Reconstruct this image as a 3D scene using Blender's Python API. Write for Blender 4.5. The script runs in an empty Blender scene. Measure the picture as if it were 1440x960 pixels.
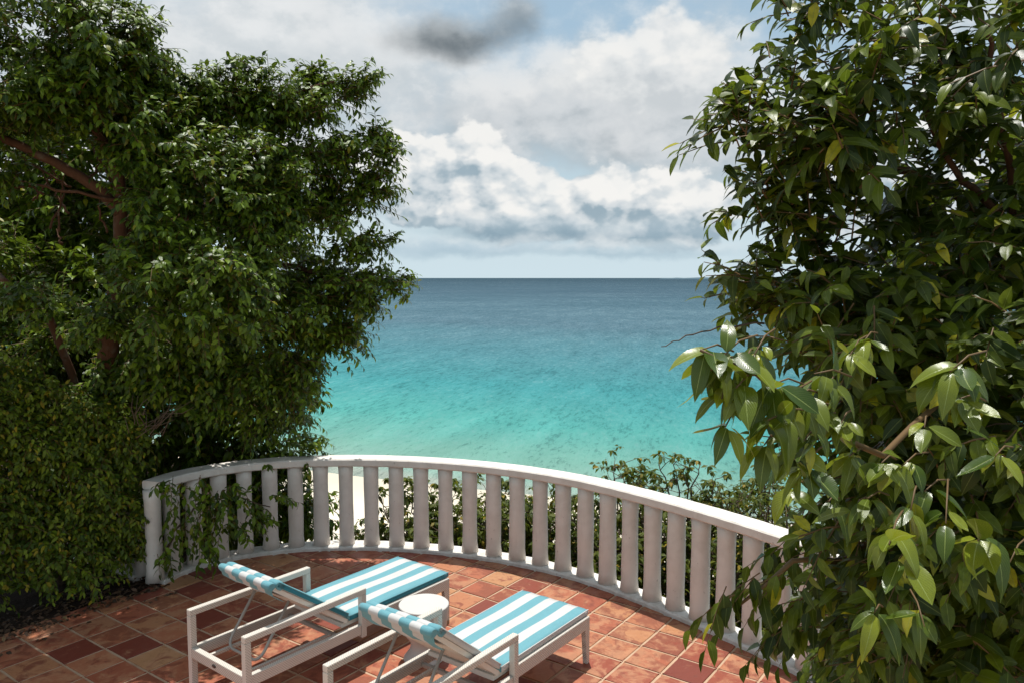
import bpy, bmesh, math, random
import numpy as np
from mathutils import Vector, Matrix

R = math.radians
SC = bpy.context.scene
COL = SC.collection
random.seed(7)
RNG = np.random.default_rng(11)

# ------------------------------------------------------------------ camera
CAM_H = 2.85
F = 1078.5 / 1440.0
PITCH = math.atan(89 / 1078.5)
cam_data = bpy.data.cameras.new("camera")
cam_data.sensor_width = 36.0
cam_data.lens = 36.0 * F
cam_data.clip_start = 0.05
cam_data.clip_end = 90000.0
cam = bpy.data.objects.new("camera", cam_data)
COL.objects.link(cam)
cam.location = (0, 0, CAM_H)
cam.rotation_euler = (math.pi / 2 - PITCH, 0, 0)
SC.camera = cam

SC.view_settings.view_transform = 'Standard'
SC.view_settings.look = 'None'
SC.view_settings.exposure = 0.06
SC.view_settings.gamma = 1.0
SC.view_settings.use_curve_mapping = False
SC.render.engine = 'CYCLES'
SC.cycles.max_bounces = 8
SC.cycles.diffuse_bounces = 2
SC.cycles.transmission_bounces = 3
SC.cycles.transparent_max_bounces = 8


# ------------------------------------------------------------------ node helpers
class S:
    """a node socket with arithmetic"""
    nt = None

    def __init__(self, s): self.s = s

    @staticmethod
    def m(op, *a, clamp=False):
        n = S.nt.nodes.new('ShaderNodeMath'); n.operation = op; n.use_clamp = clamp
        for i, x in enumerate(a):
            if isinstance(x, S): S.nt.links.new(x.s, n.inputs[i])
            else: n.inputs[i].default_value = x
        return S(n.outputs[0])

    def __add__(self, o): return S.m('ADD', self, o)
    def __radd__(self, o): return S.m('ADD', self, o)
    def __sub__(self, o): return S.m('SUBTRACT', self, o)
    def __rsub__(self, o): return S.m('SUBTRACT', o, self)
    def __mul__(self, o): return S.m('MULTIPLY', self, o)
    def __rmul__(self, o): return S.m('MULTIPLY', self, o)
    def __truediv__(self, o): return S.m('DIVIDE', self, o)
    def __neg__(self): return S.m('MULTIPLY', self, -1.0)


def smooth(x, a, b):
    n = S.nt.nodes.new('ShaderNodeMapRange'); n.interpolation_type = 'SMOOTHSTEP'
    S.nt.links.new(x.s, n.inputs[0]); n.inputs[1].default_value = a; n.inputs[2].default_value = b
    return S(n.outputs[0])


def rng(x, a, b, c, d):
    n = S.nt.nodes.new('ShaderNodeMapRange')
    S.nt.links.new(x.s, n.inputs[0])
    for i, v in enumerate((a, b, c, d)): n.inputs[i + 1].default_value = v
    return S(n.outputs[0])


def mixc(f, a, b, mode='MIX'):
    n = S.nt.nodes.new('ShaderNodeMix'); n.data_type = 'RGBA'; n.blend_type = mode
    for i, x in ((0, f), (6, a), (7, b)):
        if isinstance(x, S): S.nt.links.new(x.s, n.inputs[i])
        elif i == 0: n.inputs[0].default_value = x
        else: n.inputs[i].default_value = (*x, 1)
    return S(n.outputs[2])


def noise(vec, scale, detail=4, rough=0.55, dist=0.0):
    n = S.nt.nodes.new('ShaderNodeTexNoise')
    n.inputs['Scale'].default_value = scale; n.inputs['Detail'].default_value = detail
    n.inputs['Roughness'].default_value = rough; n.inputs['Distortion'].default_value = dist
    if vec is not None: S.nt.links.new(vec.s, n.inputs['Vector'])
    return S(n.outputs[0])


def voronoi(vec, scale, feature='F1', out='Distance'):
    n = S.nt.nodes.new('ShaderNodeTexVoronoi'); n.feature = feature
    n.inputs['Scale'].default_value = scale
    S.nt.links.new(vec.s, n.inputs['Vector'])
    return S(n.outputs[out])


def vmul(vec, xyz):
    n = S.nt.nodes.new('ShaderNodeVectorMath'); n.operation = 'MULTIPLY'
    S.nt.links.new(vec.s, n.inputs[0]); n.inputs[1].default_value = xyz
    return S(n.outputs[0])


def vadd(vec, xyz):
    n = S.nt.nodes.new('ShaderNodeVectorMath'); n.operation = 'ADD'
    S.nt.links.new(vec.s, n.inputs[0])
    if isinstance(xyz, S): S.nt.links.new(xyz.s, n.inputs[1])
    else: n.inputs[1].default_value = xyz
    return S(n.outputs[0])


def sep(vec):
    n = S.nt.nodes.new('ShaderNodeSeparateXYZ'); S.nt.links.new(vec.s, n.inputs[0])
    return [S(o) for o in n.outputs]


def comb(x, y, z):
    n = S.nt.nodes.new('ShaderNodeCombineXYZ')
    for i, v in enumerate((x, y, z)):
        if isinstance(v, S): S.nt.links.new(v.s, n.inputs[i])
        else: n.inputs[i].default_value = v
    return S(n.outputs[0])


def coord(which='Object'):
    n = S.nt.nodes.new('ShaderNodeTexCoord'); return S(n.outputs[which])


def ramp(x, stops):
    n = S.nt.nodes.new('ShaderNodeValToRGB'); e = n.color_ramp.elements
    while len(e) < len(stops): e.new(0.5)
    for k, (p, c) in zip(e, stops): k.position = p; k.color = (*c, 1)
    S.nt.links.new(x.s, n.inputs[0]); return S(n.outputs[0])


def bump(h, strength=0.3, dist=0.01):
    n = S.nt.nodes.new('ShaderNodeBump')
    n.inputs['Strength'].default_value = strength; n.inputs['Distance'].default_value = dist
    S.nt.links.new(h.s, n.inputs['Height']); return S(n.outputs[0])


def new_mat(name):
    m = bpy.data.materials.new(name); m.use_nodes = True
    S.nt = m.node_tree; S.nt.nodes.clear(); return m


def principled(color, rough=0.5, normal=None, spec=0.5, metal=0.0, **kw):
    p = S.nt.nodes.new('ShaderNodeBsdfPrincipled')
    for k, v in (('Base Color', color), ('Roughness', rough), ('Specular IOR Level', spec), ('Metallic', metal), ('Normal', normal), *kw.items()):
        if v is None: continue
        if isinstance(v, S): S.nt.links.new(v.s, p.inputs[k])
        elif isinstance(v, tuple): p.inputs[k].default_value = (*v, 1)
        else: p.inputs[k].default_value = v
    return S(p.outputs[0])


def out(sh):
    o = S.nt.nodes.new('ShaderNodeOutputMaterial'); S.nt.links.new(sh.s, o.inputs[0])


def srgb(r, g, b):
    f = lambda c: (c / 255 / 12.92) if c / 255 < 0.04045 else ((c / 255 + 0.055) / 1.055) ** 2.4
    return (f(r), f(g), f(b))


# ------------------------------------------------------------------ world: Nishita sky with cloud cover, and the sun
SUN_EL, SUN_AZ = R(76.5), R(-4.0)         # azimuth from +Y towards +X
world = bpy.data.worlds.new("World"); SC.world = world; world.use_nodes = True
S.nt = world.node_tree; S.nt.nodes.clear()
sky = S.nt.nodes.new('ShaderNodeTexSky'); sky.sky_type = 'NISHITA'; sky.sun_disc = False
sky.sun_elevation = SUN_EL; sky.sun_rotation = SUN_AZ
sky.air_density = 1.0; sky.dust_density = 1.5; sky.altitude = 10
BG = 0.10
d = coord('Generated')
nrm = S.nt.nodes.new('ShaderNodeVectorMath'); nrm.operation = 'NORMALIZE'; S.nt.links.new(d.s, nrm.inputs[0]); d = S(nrm.outputs[0])
dx, dy, dz = sep(d)
az = S.m('ARCTAN2', dx, dy)
el = S.m('ARCSINE', dz)
dst = vmul(d, (1.0, 1.0, 1.45))


def billow(vec, scale, detail=3, rough=0.5):
    n = S.nt.nodes.new('ShaderNodeTexVoronoi'); n.feature = 'F1'; n.normalize = True
    n.inputs['Scale'].default_value = scale; n.inputs['Detail'].default_value = detail; n.inputs['Roughness'].default_value = rough
    S.nt.links.new(vec.s, n.inputs['Vector']); return 1.0 - S(n.outputs['Distance'])


wv_ = noise(vadd(dst, (3.1, 0.2, 7.7)), 9.0, 5, 0.6); wv2 = noise(vadd(dst, (9.3, 4.1, 1.7)), 9.0, 5, 0.6)
az_w = az + (wv_ - 0.5) * 0.10
el_w = el + (wv2 - 0.5) * 0.045
fb = noise(dst, 8.0, 7, 0.6)
fb_up = noise(vadd(dst, (0.010, 0.0, 0.030)), 8.0, 7, 0.6)
relief = fb - fb_up
wd = vadd(dst, comb((wv_ - 0.5) * 0.03, 0.0, (wv2 - 0.5) * 0.03))
bl = billow(wd, 13.0, 3, 0.55); bl_up = billow(vadd(wd, (0.012, 0.0, 0.022)), 13.0, 3, 0.55)
brel = bl - bl_up
big = noise(vadd(dst, (0.0, 5.0, 0.4)), 3.0, 4, 0.55)


def blob(a, e, ra, re, lo, hi, k):
    g = S.m('SQRT', S.m('POWER', (az_w - a) / ra, 2.0) + S.m('POWER', (el_w - e) / re, 2.0))
    return smooth((1.0 - g) + (bl - 0.62) * k * 2.0 + (fb - 0.5) * k * 1.1, lo, hi)


def K(c): return tuple(v / BG for v in c)


sky_c = mixc(0.55, S(sky.outputs[0]), K(srgb(180, 210, 224)))
clear = mixc(smooth(el, 0.0, 0.24), K(srgb(203, 221, 229)), sky_c)
# broad thin veil of cloud over the whole sky
cover = smooth(fb * 0.5 + big * 0.5, 0.40, 0.56)
veil_c = mixc(smooth(relief, -0.06, 0.08), K(srgb(192, 203, 210)), K(srgb(222, 227, 230)))
veil_c = mixc(smooth(big, 0.56, 0.72) * 0.8, veil_c, K(srgb(184, 192, 198)))
c = mixc(cover * 0.9 * smooth(el, 0.02, 0.16), clear, veil_c)


def cumulus(c, a, e, ra, re, lit=srgb(242, 242, 240), mid=srgb(214, 219, 221), base=srgb(160, 175, 184), op=1.0, soft=0.30, k=0.6, hb=0.9, kr=3.0):
    m = blob(a, e, ra, re, -soft, soft, k)
    h = (el_w - (e - re)) / (2 * re)
    t = h * hb + brel * kr + relief * 1.5
    col = mixc(smooth(t, -0.10, 0.45), K(base), K(mid))
    col = mixc(smooth(t, 0.35, 0.95), col, K(lit))
    return mixc(m * op, c, col)


soft_c = dict(soft=0.75, k=0.55, kr=1.2)
c = cumulus(c, -0.34, 0.27, 0.24, 0.09, op=0.7, base=srgb(192, 199, 203), mid=srgb(212, 216, 218), lit=srgb(230, 231, 231), **soft_c)
c = cumulus(c, 0.07, 0.205, 0.17, 0.050, op=0.9, base=srgb(172, 180, 185), mid=srgb(206, 210, 213), lit=srgb(226, 227, 227), **soft_c)
c = cumulus(c, 0.22, 0.195, 0.13, 0.070, op=0.9, base=srgb(176, 184, 189), mid=srgb(208, 212, 215), lit=srgb(228, 229, 228), **soft_c)
c = cumulus(c, 0.185, 0.258, 0.080, 0.050, soft=0.16, k=0.75, kr=3.0, op=0.85, base=srgb(196, 202, 206), mid=srgb(220, 223, 224), lit=srgb(240, 239, 236))
hard = dict(soft=0.08, k=0.85, kr=4.0, base=srgb(152, 172, 184), mid=srgb(207, 214, 218), lit=srgb(241, 240, 237), op=0.93)
c = cumulus(c, -0.085, 0.128, 0.095, 0.056, **hard); c = cumulus(c, 0.02, 0.098, 0.090, 0.050, **hard)
c = cumulus(c, 0.120, 0.096, 0.075, 0.048, **hard); c = cumulus(c, 0.210, 0.080, 0.075, 0.042, **hard)
c = cumulus(c, 0.55, 0.12, 0.22, 0.055, **hard); c = cumulus(c, -0.5, 0.12, 0.24, 0.055, **hard)
c = cumulus(c, 0.015, 0.062, 0.085, 0.013, op=0.85, base=srgb(124, 151, 168), mid=srgb(150, 172, 185), lit=srgb(196, 208, 215), **soft_c)
c = cumulus(c, 0.17, 0.056, 0.075, 0.012, op=0.65, base=srgb(140, 165, 180), mid=srgb(165, 184, 196), lit=srgb(200, 212, 218), **soft_c)
c = cumulus(c, -0.07, 0.040, 0.14, 0.011, op=0.8, base=srgb(158, 183, 198), mid=srgb(180, 200, 212), lit=srgb(215, 224, 228), **soft_c)
c = cumulus(c, 0.15, 0.033, 0.13, 0.008, op=0.75, base=srgb(160, 184, 198), mid=srgb(185, 203, 213), lit=srgb(215, 224, 228), **soft_c)
c = cumulus(c, -0.072, 0.296, 0.062, 0.019, op=0.95, k=0.45, soft=0.9, kr=1.0, base=srgb(90, 99, 105), mid=srgb(108, 117, 123), lit=srgb(150, 157, 161))
c = cumulus(c, 0.004, 0.320, 0.028, 0.026, op=0.75, k=0.45, soft=0.9, kr=1.0, base=srgb(116, 126, 133), mid=srgb(140, 148, 153), lit=srgb(180, 186, 189))
# below the horizon the sky goes on as plain air
c = mixc(smooth(el, -0.02, 0.0), K(srgb(190, 205, 212)), c)
bgn = S.nt.nodes.new('ShaderNodeBackground'); bgn.inputs[1].default_value = BG
S.nt.links.new(c.s, bgn.inputs[0])
wo = S.nt.nodes.new('ShaderNodeOutputWorld'); S.nt.links.new(bgn.outputs[0], wo.inputs[0])
world.cycles.sampling_method = 'MANUAL'; world.cycles.sample_map_resolution = 512

sun_data = bpy.data.lights.new("sun", 'SUN'); sun_data.energy = 5.0; sun_data.angle = R(0.53); sun_data.color = (1.0, 0.97, 0.915)
sun = bpy.data.objects.new("sun", sun_data); COL.objects.link(sun)
sun_dir = Vector((math.sin(SUN_AZ) * math.cos(SUN_EL), math.cos(SUN_AZ) * math.cos(SUN_EL), math.sin(SUN_EL)))
sun.rotation_euler = sun_dir.to_track_quat('Z', 'Y').to_euler()
sun.location = (0, 0, 30)


# ------------------------------------------------------------------ object helpers
def at(px, py, Y):
    """world point seen at photo pixel (1440 wide) at forward distance Y"""
    u = (px - 720) / 1078.5; v = -(py - 480) / 1078.5
    dyy = math.cos(PITCH) + v * math.sin(PITCH); dzz = -math.sin(PITCH) + v * math.cos(PITCH)
    t = Y / dyy
    return np.array([u * t, Y, CAM_H + dzz * t])


def tag(o, label=None, cat=None, group=None, kind=None):
    if label: o['label'] = label
    if cat: o['category'] = cat
    if group: o['group'] = group
    if kind: o['kind'] = kind
    return o


def empty(name, loc, rz=0.0):
    o = bpy.data.objects.new(name, None); COL.objects.link(o)
    o.location = loc; o.rotation_euler = (0, 0, rz); o.empty_display_size = 0.1
    return o


def link(name, me, parent=None):
    o = bpy.data.objects.new(name, me); COL.objects.link(o)
    if parent is not None: o.parent = parent
    return o


def mesh(name, verts, faces, mat, smooth_=False):
    me = bpy.data.meshes.new(name)
    me.from_pydata([tuple(v) for v in verts], [], faces)
    if mat: me.materials.append(mat)
    if smooth_: me.polygons.foreach_set('use_smooth', [True] * len(me.polygons))
    me.update(); return me


class MB:
    def __init__(self): self.v = []; self.f = []; self.sm = []

    def add(self, v, f, sm=False):
        o = len(self.v); self.v += [tuple(p) for p in v]
        self.f += [tuple(i + o for i in q) for q in f]; self.sm += [sm] * len(f); return self

    def box(self, x0, x1, y0, y1, z0, z1, b=0.0):
        if b <= 0:
            v = [(x, y, z) for z in (z0, z1) for y in (y0, y1) for x in (x0, x1)]
            f = [(0, 2, 3, 1), (4, 5, 7, 6), (0, 1, 5, 4), (2, 6, 7, 3), (0, 4, 6, 2), (1, 3, 7, 5)]
            return self.add(v, f)
        bm = bmesh.new(); bmesh.ops.create_cube(bm, size=1.0)
        bmesh.ops.scale(bm, vec=(x1 - x0, y1 - y0, z1 - z0), verts=bm.verts)
        bmesh.ops.translate(bm, vec=((x0 + x1) / 2, (y0 + y1) / 2, (z0 + z1) / 2), verts=bm.verts)
        bmesh.ops.bevel(bm, geom=bm.edges[:], offset=b, segments=2, affect='EDGES', profile=0.5)
        return self.bm(bm)

    def bm(self, bm, M=None):
        bm.verts.ensure_lookup_table(); bm.verts.index_update()
        v = [(M @ p.co if M else p.co)[:] for p in bm.verts]
        self.add(v, [[q.index for q in f.verts] for f in bm.faces]); bm.free(); return self

    def beam(self, p, q, w, h, b=0.004, up=(0, 0, 1)):
        """rectangular bar from p to q, w across and h along 'up'"""
        p = Vector(p); q = Vector(q); a = (q - p); L = a.length; a.normalize()
        s = Vector(up).cross(a).normalized(); u = a.cross(s)
        M = Matrix((( *a, 0), (*s, 0), (*u, 0), (0, 0, 0, 1))).transposed(); M.translation = (p + q) / 2
        bm = bmesh.new(); bmesh.ops.create_cube(bm, size=1.0)
        bmesh.ops.scale(bm, vec=(L, w, h), verts=bm.verts)
        if b > 0: bmesh.ops.bevel(bm, geom=bm.edges[:], offset=b, segments=2, affect='EDGES', profile=0.5)
        return self.bm(bm, M)

    def tube(self, pts, rad, n=8, caps=True):
        pts = [Vector(p) for p in pts]
        if not hasattr(rad, '__len__'): rad = [rad] * len(pts)
        if len(rad) != len(pts): rad = list(np.interp(np.linspace(0, 1, len(pts)), np.linspace(0, 1, len(rad)), rad))
        v = []; f = []; ref = None
        for i, p in enumerate(pts):
            t = (pts[min(i + 1, len(pts) - 1)] - pts[max(i - 1, 0)]).normalized()
            if ref is None: ref = t.orthogonal().normalized()
            ref = (ref - t * ref.dot(t)).normalized(); s = t.cross(ref)
            for k in range(n):
                a = 2 * math.pi * k / n
                v.append(p + (ref * math.cos(a) + s * math.sin(a)) * rad[i])
        for i in range(len(pts) - 1):
            for k in range(n):
                f.append((i * n + k, i * n + (k + 1) % n, (i + 1) * n + (k + 1) % n, (i + 1) * n + k))
        if caps: f.append(tuple(range(n))[::-1]); f.append(tuple((len(pts) - 1) * n + k for k in range(n)))
        return self.add(v, f, True)

    def lathe(self, prof, n=48, c=(0, 0, 0)):
        v = []; f = []
        for r, z in prof:
            for k in range(n):
                a = 2 * math.pi * k / n; v.append((c[0] + r * math.cos(a), c[1] + r * math.sin(a), c[2] + z))
        for i in range(len(prof) - 1):
            for k in range(n):
                f.append((i * n + k, i * n + (k + 1) % n, (i + 1) * n + (k + 1) % n, (i + 1) * n + k))
        f.append(tuple(range(n))[::-1]); f.append(tuple((len(prof) - 1) * n + k for k in range(n)))
        return self.add(v, f, True)

    def mesh(self, name, mat):
        me = mesh(name, self.v, self.f, mat)
        me.polygons.foreach_set('use_smooth', self.sm); me.update(); return me

    def build(self, name, mat, parent=None, off=None):
        if off is not None: self.v = [(x - off[0], y - off[1], z - off[2]) for x, y, z in self.v]
        return link(name, self.mesh(name, mat), parent)


def copy_tree(o, parent=None):
    c = o.copy(); COL.objects.link(c)
    if parent is not None: c.parent = parent
    for ch in list(o.children): copy_tree(ch, c)
    return c


# ------------------------------------------------------------------ materials
def mat_white_plaster():
    m = new_mat('white_plaster'); P = coord('Object')
    n1 = noise(P, 5, 6, 0.6); n2 = noise(P, 60, 4, 0.6); z = sep(P)[2]
    col = mixc(smooth(n1, 0.35, 0.75), (0.74, 0.69, 0.63), (0.63, 0.575, 0.515))
    sp = smooth(noise(P, 38, 2, 0.5), 0.70, 0.76)
    col = mixc(sp * 0.6, col, (0.32, 0.27, 0.22))
    st = smooth(noise(vmul(P, (14, 14, 1.2)), 1.0, 4, 0.6), 0.55, 0.8)
    col = mixc(st * 0.28, col, (0.45, 0.38, 0.31))
    b = bump(n2 * 0.5 + n1 * 1.2, 0.35, 0.012)
    out(principled(col, 0.62, b, 0.25)); return m


def mat_kerb():
    m = new_mat('painted_kerb'); P = coord('Object')
    n1 = noise(P, 9, 6, 0.65); n2 = noise(P, 40, 4, 0.6)
    col = mixc(smooth(n1, 0.4, 0.7), (0.68, 0.65, 0.61), (0.52, 0.47, 0.42))
    col = mixc(smooth(noise(P, 21, 5, 0.7), 0.62, 0.72) * 0.75, col, (0.22, 0.15, 0.11))
    out(principled(col, 0.65, bump(n2, 0.4, 0.01), 0.2)); return m


def mat_tile():
    m = new_mat('terracotta_tile')
    oi = S.nt.nodes.new('ShaderNodeObjectInfo'); rnd = S(oi.outputs['Random'])
    P = coord('Object'); W = vadd(P, comb(rnd * 37.0, rnd * 91.0, rnd * 13.0))
    base = ramp(rnd, [(0.0, (0.17, 0.036, 0.022)), (0.16, (0.25, 0.058, 0.032)), (0.36, (0.31, 0.085, 0.043)), (0.56, (0.35, 0.105, 0.055)),
                      (0.76, (0.39, 0.140, 0.070)), (0.92, (0.41, 0.180, 0.085)), (1.0, (0.41, 0.205, 0.095))])
    n1 = noise(W, 6, 5, 0.62, 0.8); n2 = noise(W, 20, 7, 0.72); n3 = noise(W, 120, 3, 0.6)
    r2 = S.m('FRACT', rnd * 7.31); r3 = S.m('FRACT', rnd * 3.77)
    dark = smooth(n1 + (r2 - 0.5) * 0.22, 0.47, 0.60)
    col = mixc(dark * 0.8, base, mixc(r2, (0.17, 0.032, 0.020), (0.22, 0.065, 0.034)))
    pale = smooth(noise(vadd(W, (5, 5, 5)), 8, 7, 0.68, 0.5) + (r3 - 0.5) * 0.2, 0.48, 0.66)
    col = mixc(pale * 0.6, col, (0.47, 0.235, 0.125))
    col = mixc(smooth(n2, 0.56, 0.70) * 0.5, col, (0.13, 0.040, 0.025))
    pit = smooth(voronoi(W, 30), 0.10, 0.06) * smooth(noise(W, 13, 2), 0.5, 0.62)
    col = mixc(pit * 0.8, col, (0.08, 0.03, 0.02))
    h = n1 * 0.5 + n2 * 0.5 + n3 * 0.2 - pit * 0.8
    out(principled(col, rng(n1, 0.3, 0.7, 0.42, 0.62), bump(h, 0.45, 0.006), 0.35)); return m


def mat_grout():
    m = new_mat('grout'); P = coord('Object')
    n = noise(P, 14, 5, 0.6); n2 = noise(P, 3, 4)
    col = mixc(n, (0.54, 0.38, 0.265), (0.40, 0.26, 0.17)); col = mixc(smooth(n2, .5, .7) * 0.5, col, (0.30, 0.17, 0.10))
    out(principled(col, 0.9, bump(noise(P, 200, 3), 0.4, 0.003), 0.1)); return m


def mat_wicker():
    m = new_mat('woven_white_wicker'); P = coord('Object')
    n = noise(P, 6, 3)
    wv = S.nt.nodes.new('ShaderNodeTexWave'); wv.wave_type = 'BANDS'; wv.bands_direction = 'X'
    wv.inputs['Scale'].default_value = 38; S.nt.links.new(P.s, wv.inputs['Vector'])
    x, y, z = sep(P)
    sx = S.m('SINE', x * 350.0); sy = S.m('SINE', (y + z) * 350.0)
    wob = sx * sy
    gap = smooth(wob, 0.15, 0.75)
    col = mixc(gap * 0.75, (0.64, 0.595, 0.53), (0.27, 0.21, 0.16))
    col = mixc(smooth(n, 0.5, 0.8) * 0.3, col, (0.68, 0.62, 0.54))
    out(principled(col, 0.45, bump(wob * -1.0, 0.6, 0.003), 0.4)); return m


def mat_sling():
    m = new_mat('backrest_sling'); P = coord('Object')
    x, y, z = sep(P)
    wob = S.m('SINE', x * 500.0) * S.m('SINE', y * 500.0)
    col = mixc(smooth(wob, 0.3, 0.9) * 0.25, (0.72, 0.66, 0.58), (0.52, 0.45, 0.38))
    out(principled(col, 0.6, bump(wob, 0.25, 0.002), 0.25)); return m


def mat_fabric(name, col):
    m = new_mat(name); P = coord('Object')
    x, y, z = sep(P)
    weave = S.m('SINE', x * 1400.0) * S.m('SINE', y * 1400.0)
    n = noise(P, 7, 4, 0.6)
    c = mixc(smooth(n, 0.35, 0.75) * 0.22, col, tuple(v * 0.72 for v in col))
    h = weave * 0.15 + noise(P, 5, 3, 0.5) * 2.5
    out(principled(c, 0.75, bump(h, 0.35, 0.008), 0.2, **{'Sheen Weight': 0.15})); return m


def mat_plain(name, col, rough=0.5, spec=0.4, metal=0.0, var=0.15, sc=8):
    m = new_mat(name); P = coord('Object'); n = noise(P, sc, 5, 0.6)
    c = mixc(n * 1.0, tuple(v * (1 + var) for v in col), tuple(v * (1 - var) for v in col))
    out(principled(c, rough, bump(noise(P, sc * 8, 3), 0.15, 0.004), spec, metal)); return m


def mat_leaf(name, dark, light, yellow, trans=0.28, rough=0.36, vein=(0.20, 0.24, 0.06), ylo=0.93, spec=0.45):
    m = new_mat(name)
    g = S.nt.nodes.new('ShaderNodeNewGeometry'); oi = S.nt.nodes.new('ShaderNodeObjectInfo')
    rnd = S.m('FRACT', S(g.outputs['Random Per Island']) + S(oi.outputs['Random']))
    r2 = S.m('FRACT', rnd * 17.37)
    uvn = S.nt.nodes.new('ShaderNodeUVMap'); ux, uy, _ = sep(S(uvn.outputs[0]))
    ax = S.m('ABSOLUTE', ux - 0.5)
    col = mixc(S.m('POWER', rnd, 1.4), dark, light)
    col = mixc(smooth(r2, ylo - 0.02, ylo + 0.04), col, yellow)
    side = S.m('SINE', (uy * 1.0 - ax * 0.9) * 75.0)
    col = mixc(smooth(side, 0.75, 1.0) * 0.16, col, vein)
    mid = smooth(ax, 0.035, 0.012)
    col = mixc(mid * 0.75, col, vein)
    nz = noise(coord('Object'), 60, 4)
    col = mixc(smooth(nz, 0.35, 0.8) * 0.45, col, tuple(v * 0.8 for v in dark))
    spot = smooth(noise(vadd(coord('Object'), comb(rnd * 31.0, 0.0, 0.0)), 45, 2), 0.70, 0.76)
    col = mixc(spot * 0.7, col, (0.09, 0.055, 0.015))
    b = bump(side * 0.25 - mid * 1.0, 0.25, 0.002)
    p = principled(col, rough, b, spec)
    t = S.nt.nodes.new('ShaderNodeBsdfTranslucent')
    tc = mixc(0.5, col, (0.22, 0.30, 0.02), 'ADD')
    S.nt.links.new(tc.s, t.inputs[0])
    mx = S.nt.nodes.new('ShaderNodeMixShader'); mx.inputs[0].default_value = trans
    S.nt.links.new(p.s, mx.inputs[1]); S.nt.links.new(t.outputs[0], mx.inputs[2])
    out(S(mx.outputs[0])); return m


def mat_bark(name, col, sc=9):
    m = new_mat(name); P = coord('Object')
    n = noise(vmul(P, (1, 1, 0.25)), sc * 3, 6, 0.65); n2 = noise(P, sc, 4)
    c = mixc(n, tuple(v * 0.5 for v in col), tuple(v * 1.4 for v in col)); c = mixc(smooth(n2, 0.55, 0.7) * 0.5, c, (0.16, 0.14, 0.11))
    out(principled(c, 0.85, bump(n, 0.7, 0.012), 0.15)); return m


M = {}
M['plaster'] = mat_white_plaster(); M['kerb'] = mat_kerb(); M['tile'] = mat_tile(); M['grout'] = mat_grout()
M['wicker'] = mat_wicker(); M['sling'] = mat_sling()
M['teal'] = mat_fabric('turquoise_canvas', (0.130, 0.325, 0.375)); M['white_canvas'] = mat_fabric('white_canvas', (0.55, 0.54, 0.525))
M['teal_dark'] = mat_fabric('teal_canvas_edge', (0.030, 0.21, 0.27))
M['metal'] = mat_plain('grey_painted_metal', (0.36, 0.335, 0.30), 0.4, 0.5, 0.0)
M['badge'] = mat_plain('dark_badge', (0.05, 0.035, 0.03), 0.4)
M['table'] = mat_plain('matt_white_table', (0.53, 0.505, 0.475), 0.55, 0.35, 0.0, 0.05, 5)
M['leaf_left'] = mat_leaf('tree_leaf', (0.014, 0.040, 0.004), (0.180, 0.270, 0.013), (0.30, 0.27, 0.015), 0.19, 0.33, spec=0.22, ylo=0.965)
M['leaf_right'] = mat_leaf('glossy_tree_leaf', (0.010, 0.026, 0.003), (0.135, 0.178, 0.010), (0.40, 0.36, 0.018), 0.27, 0.32, ylo=0.945, spec=0.27)
M['leaf_near'] = mat_leaf('sunlit_tree_leaf', (0.030, 0.066, 0.005), (0.225, 0.260, 0.015), (0.36, 0.35, 0.025), 0.23, 0.26, (0.30, 0.36, 0.10), ylo=0.95)  # lighter copy of the tree's leaf, sunlight on the near bough put into colour
M['leaf_hedge'] = mat_leaf('hedge_leaf', (0.028, 0.062, 0.005), (0.215, 0.280, 0.014), (0.38, 0.28, 0.018), 0.26, 0.40, spec=0.22, ylo=0.93)
M['leaf_shrub'] = mat_leaf('shrub_leaf', (0.028, 0.048, 0.006), (0.125, 0.135, 0.014), (0.30, 0.20, 0.02), 0.26, 0.5, spec=0.15, ylo=0.92)
M['leaf_red'] = mat_leaf('red_leaf', (0.30, 0.05, 0.02), (0.36, 0.10, 0.03), (0.4, 0.2, 0.03), 0.2, 0.45)
M['litter'] = mat_leaf('dry_leaf', (0.045, 0.024, 0.014), (0.13, 0.066, 0.035), (0.24, 0.15, 0.06), 0.05, 0.7, (0.1, 0.06, 0.03), ylo=0.9)
M['bark'] = mat_bark('red_brown_bark', (0.105, 0.050, 0.028)); M['bark_grey'] = mat_bark('grey_brown_bark', (0.12, 0.085, 0.06))
M['twig'] = mat_plain('green_brown_twig', (0.13, 0.075, 0.028), 0.6)
M['twig_dark'] = mat_plain('dark_twig', (0.06, 0.04, 0.025), 0.7)


# ------------------------------------------------------------------ ground, beach, sea
SEA = -12.2


def grid_mesh(name, xs, ys, fz, mat, sm=True):
    v = [(x, y, fz(x, y)) for y in ys for x in xs]; n = len(xs)
    f = [(j * n + i, j * n + i + 1, (j + 1) * n + i + 1, (j + 1) * n + i) for j in range(len(ys) - 1) for i in range(n - 1)]
    return mesh(name, v, f, mat, sm)


def shore_y(x): return 53.0 - 0.45 * x + 0.8 * math.sin(x * 0.11)


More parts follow.
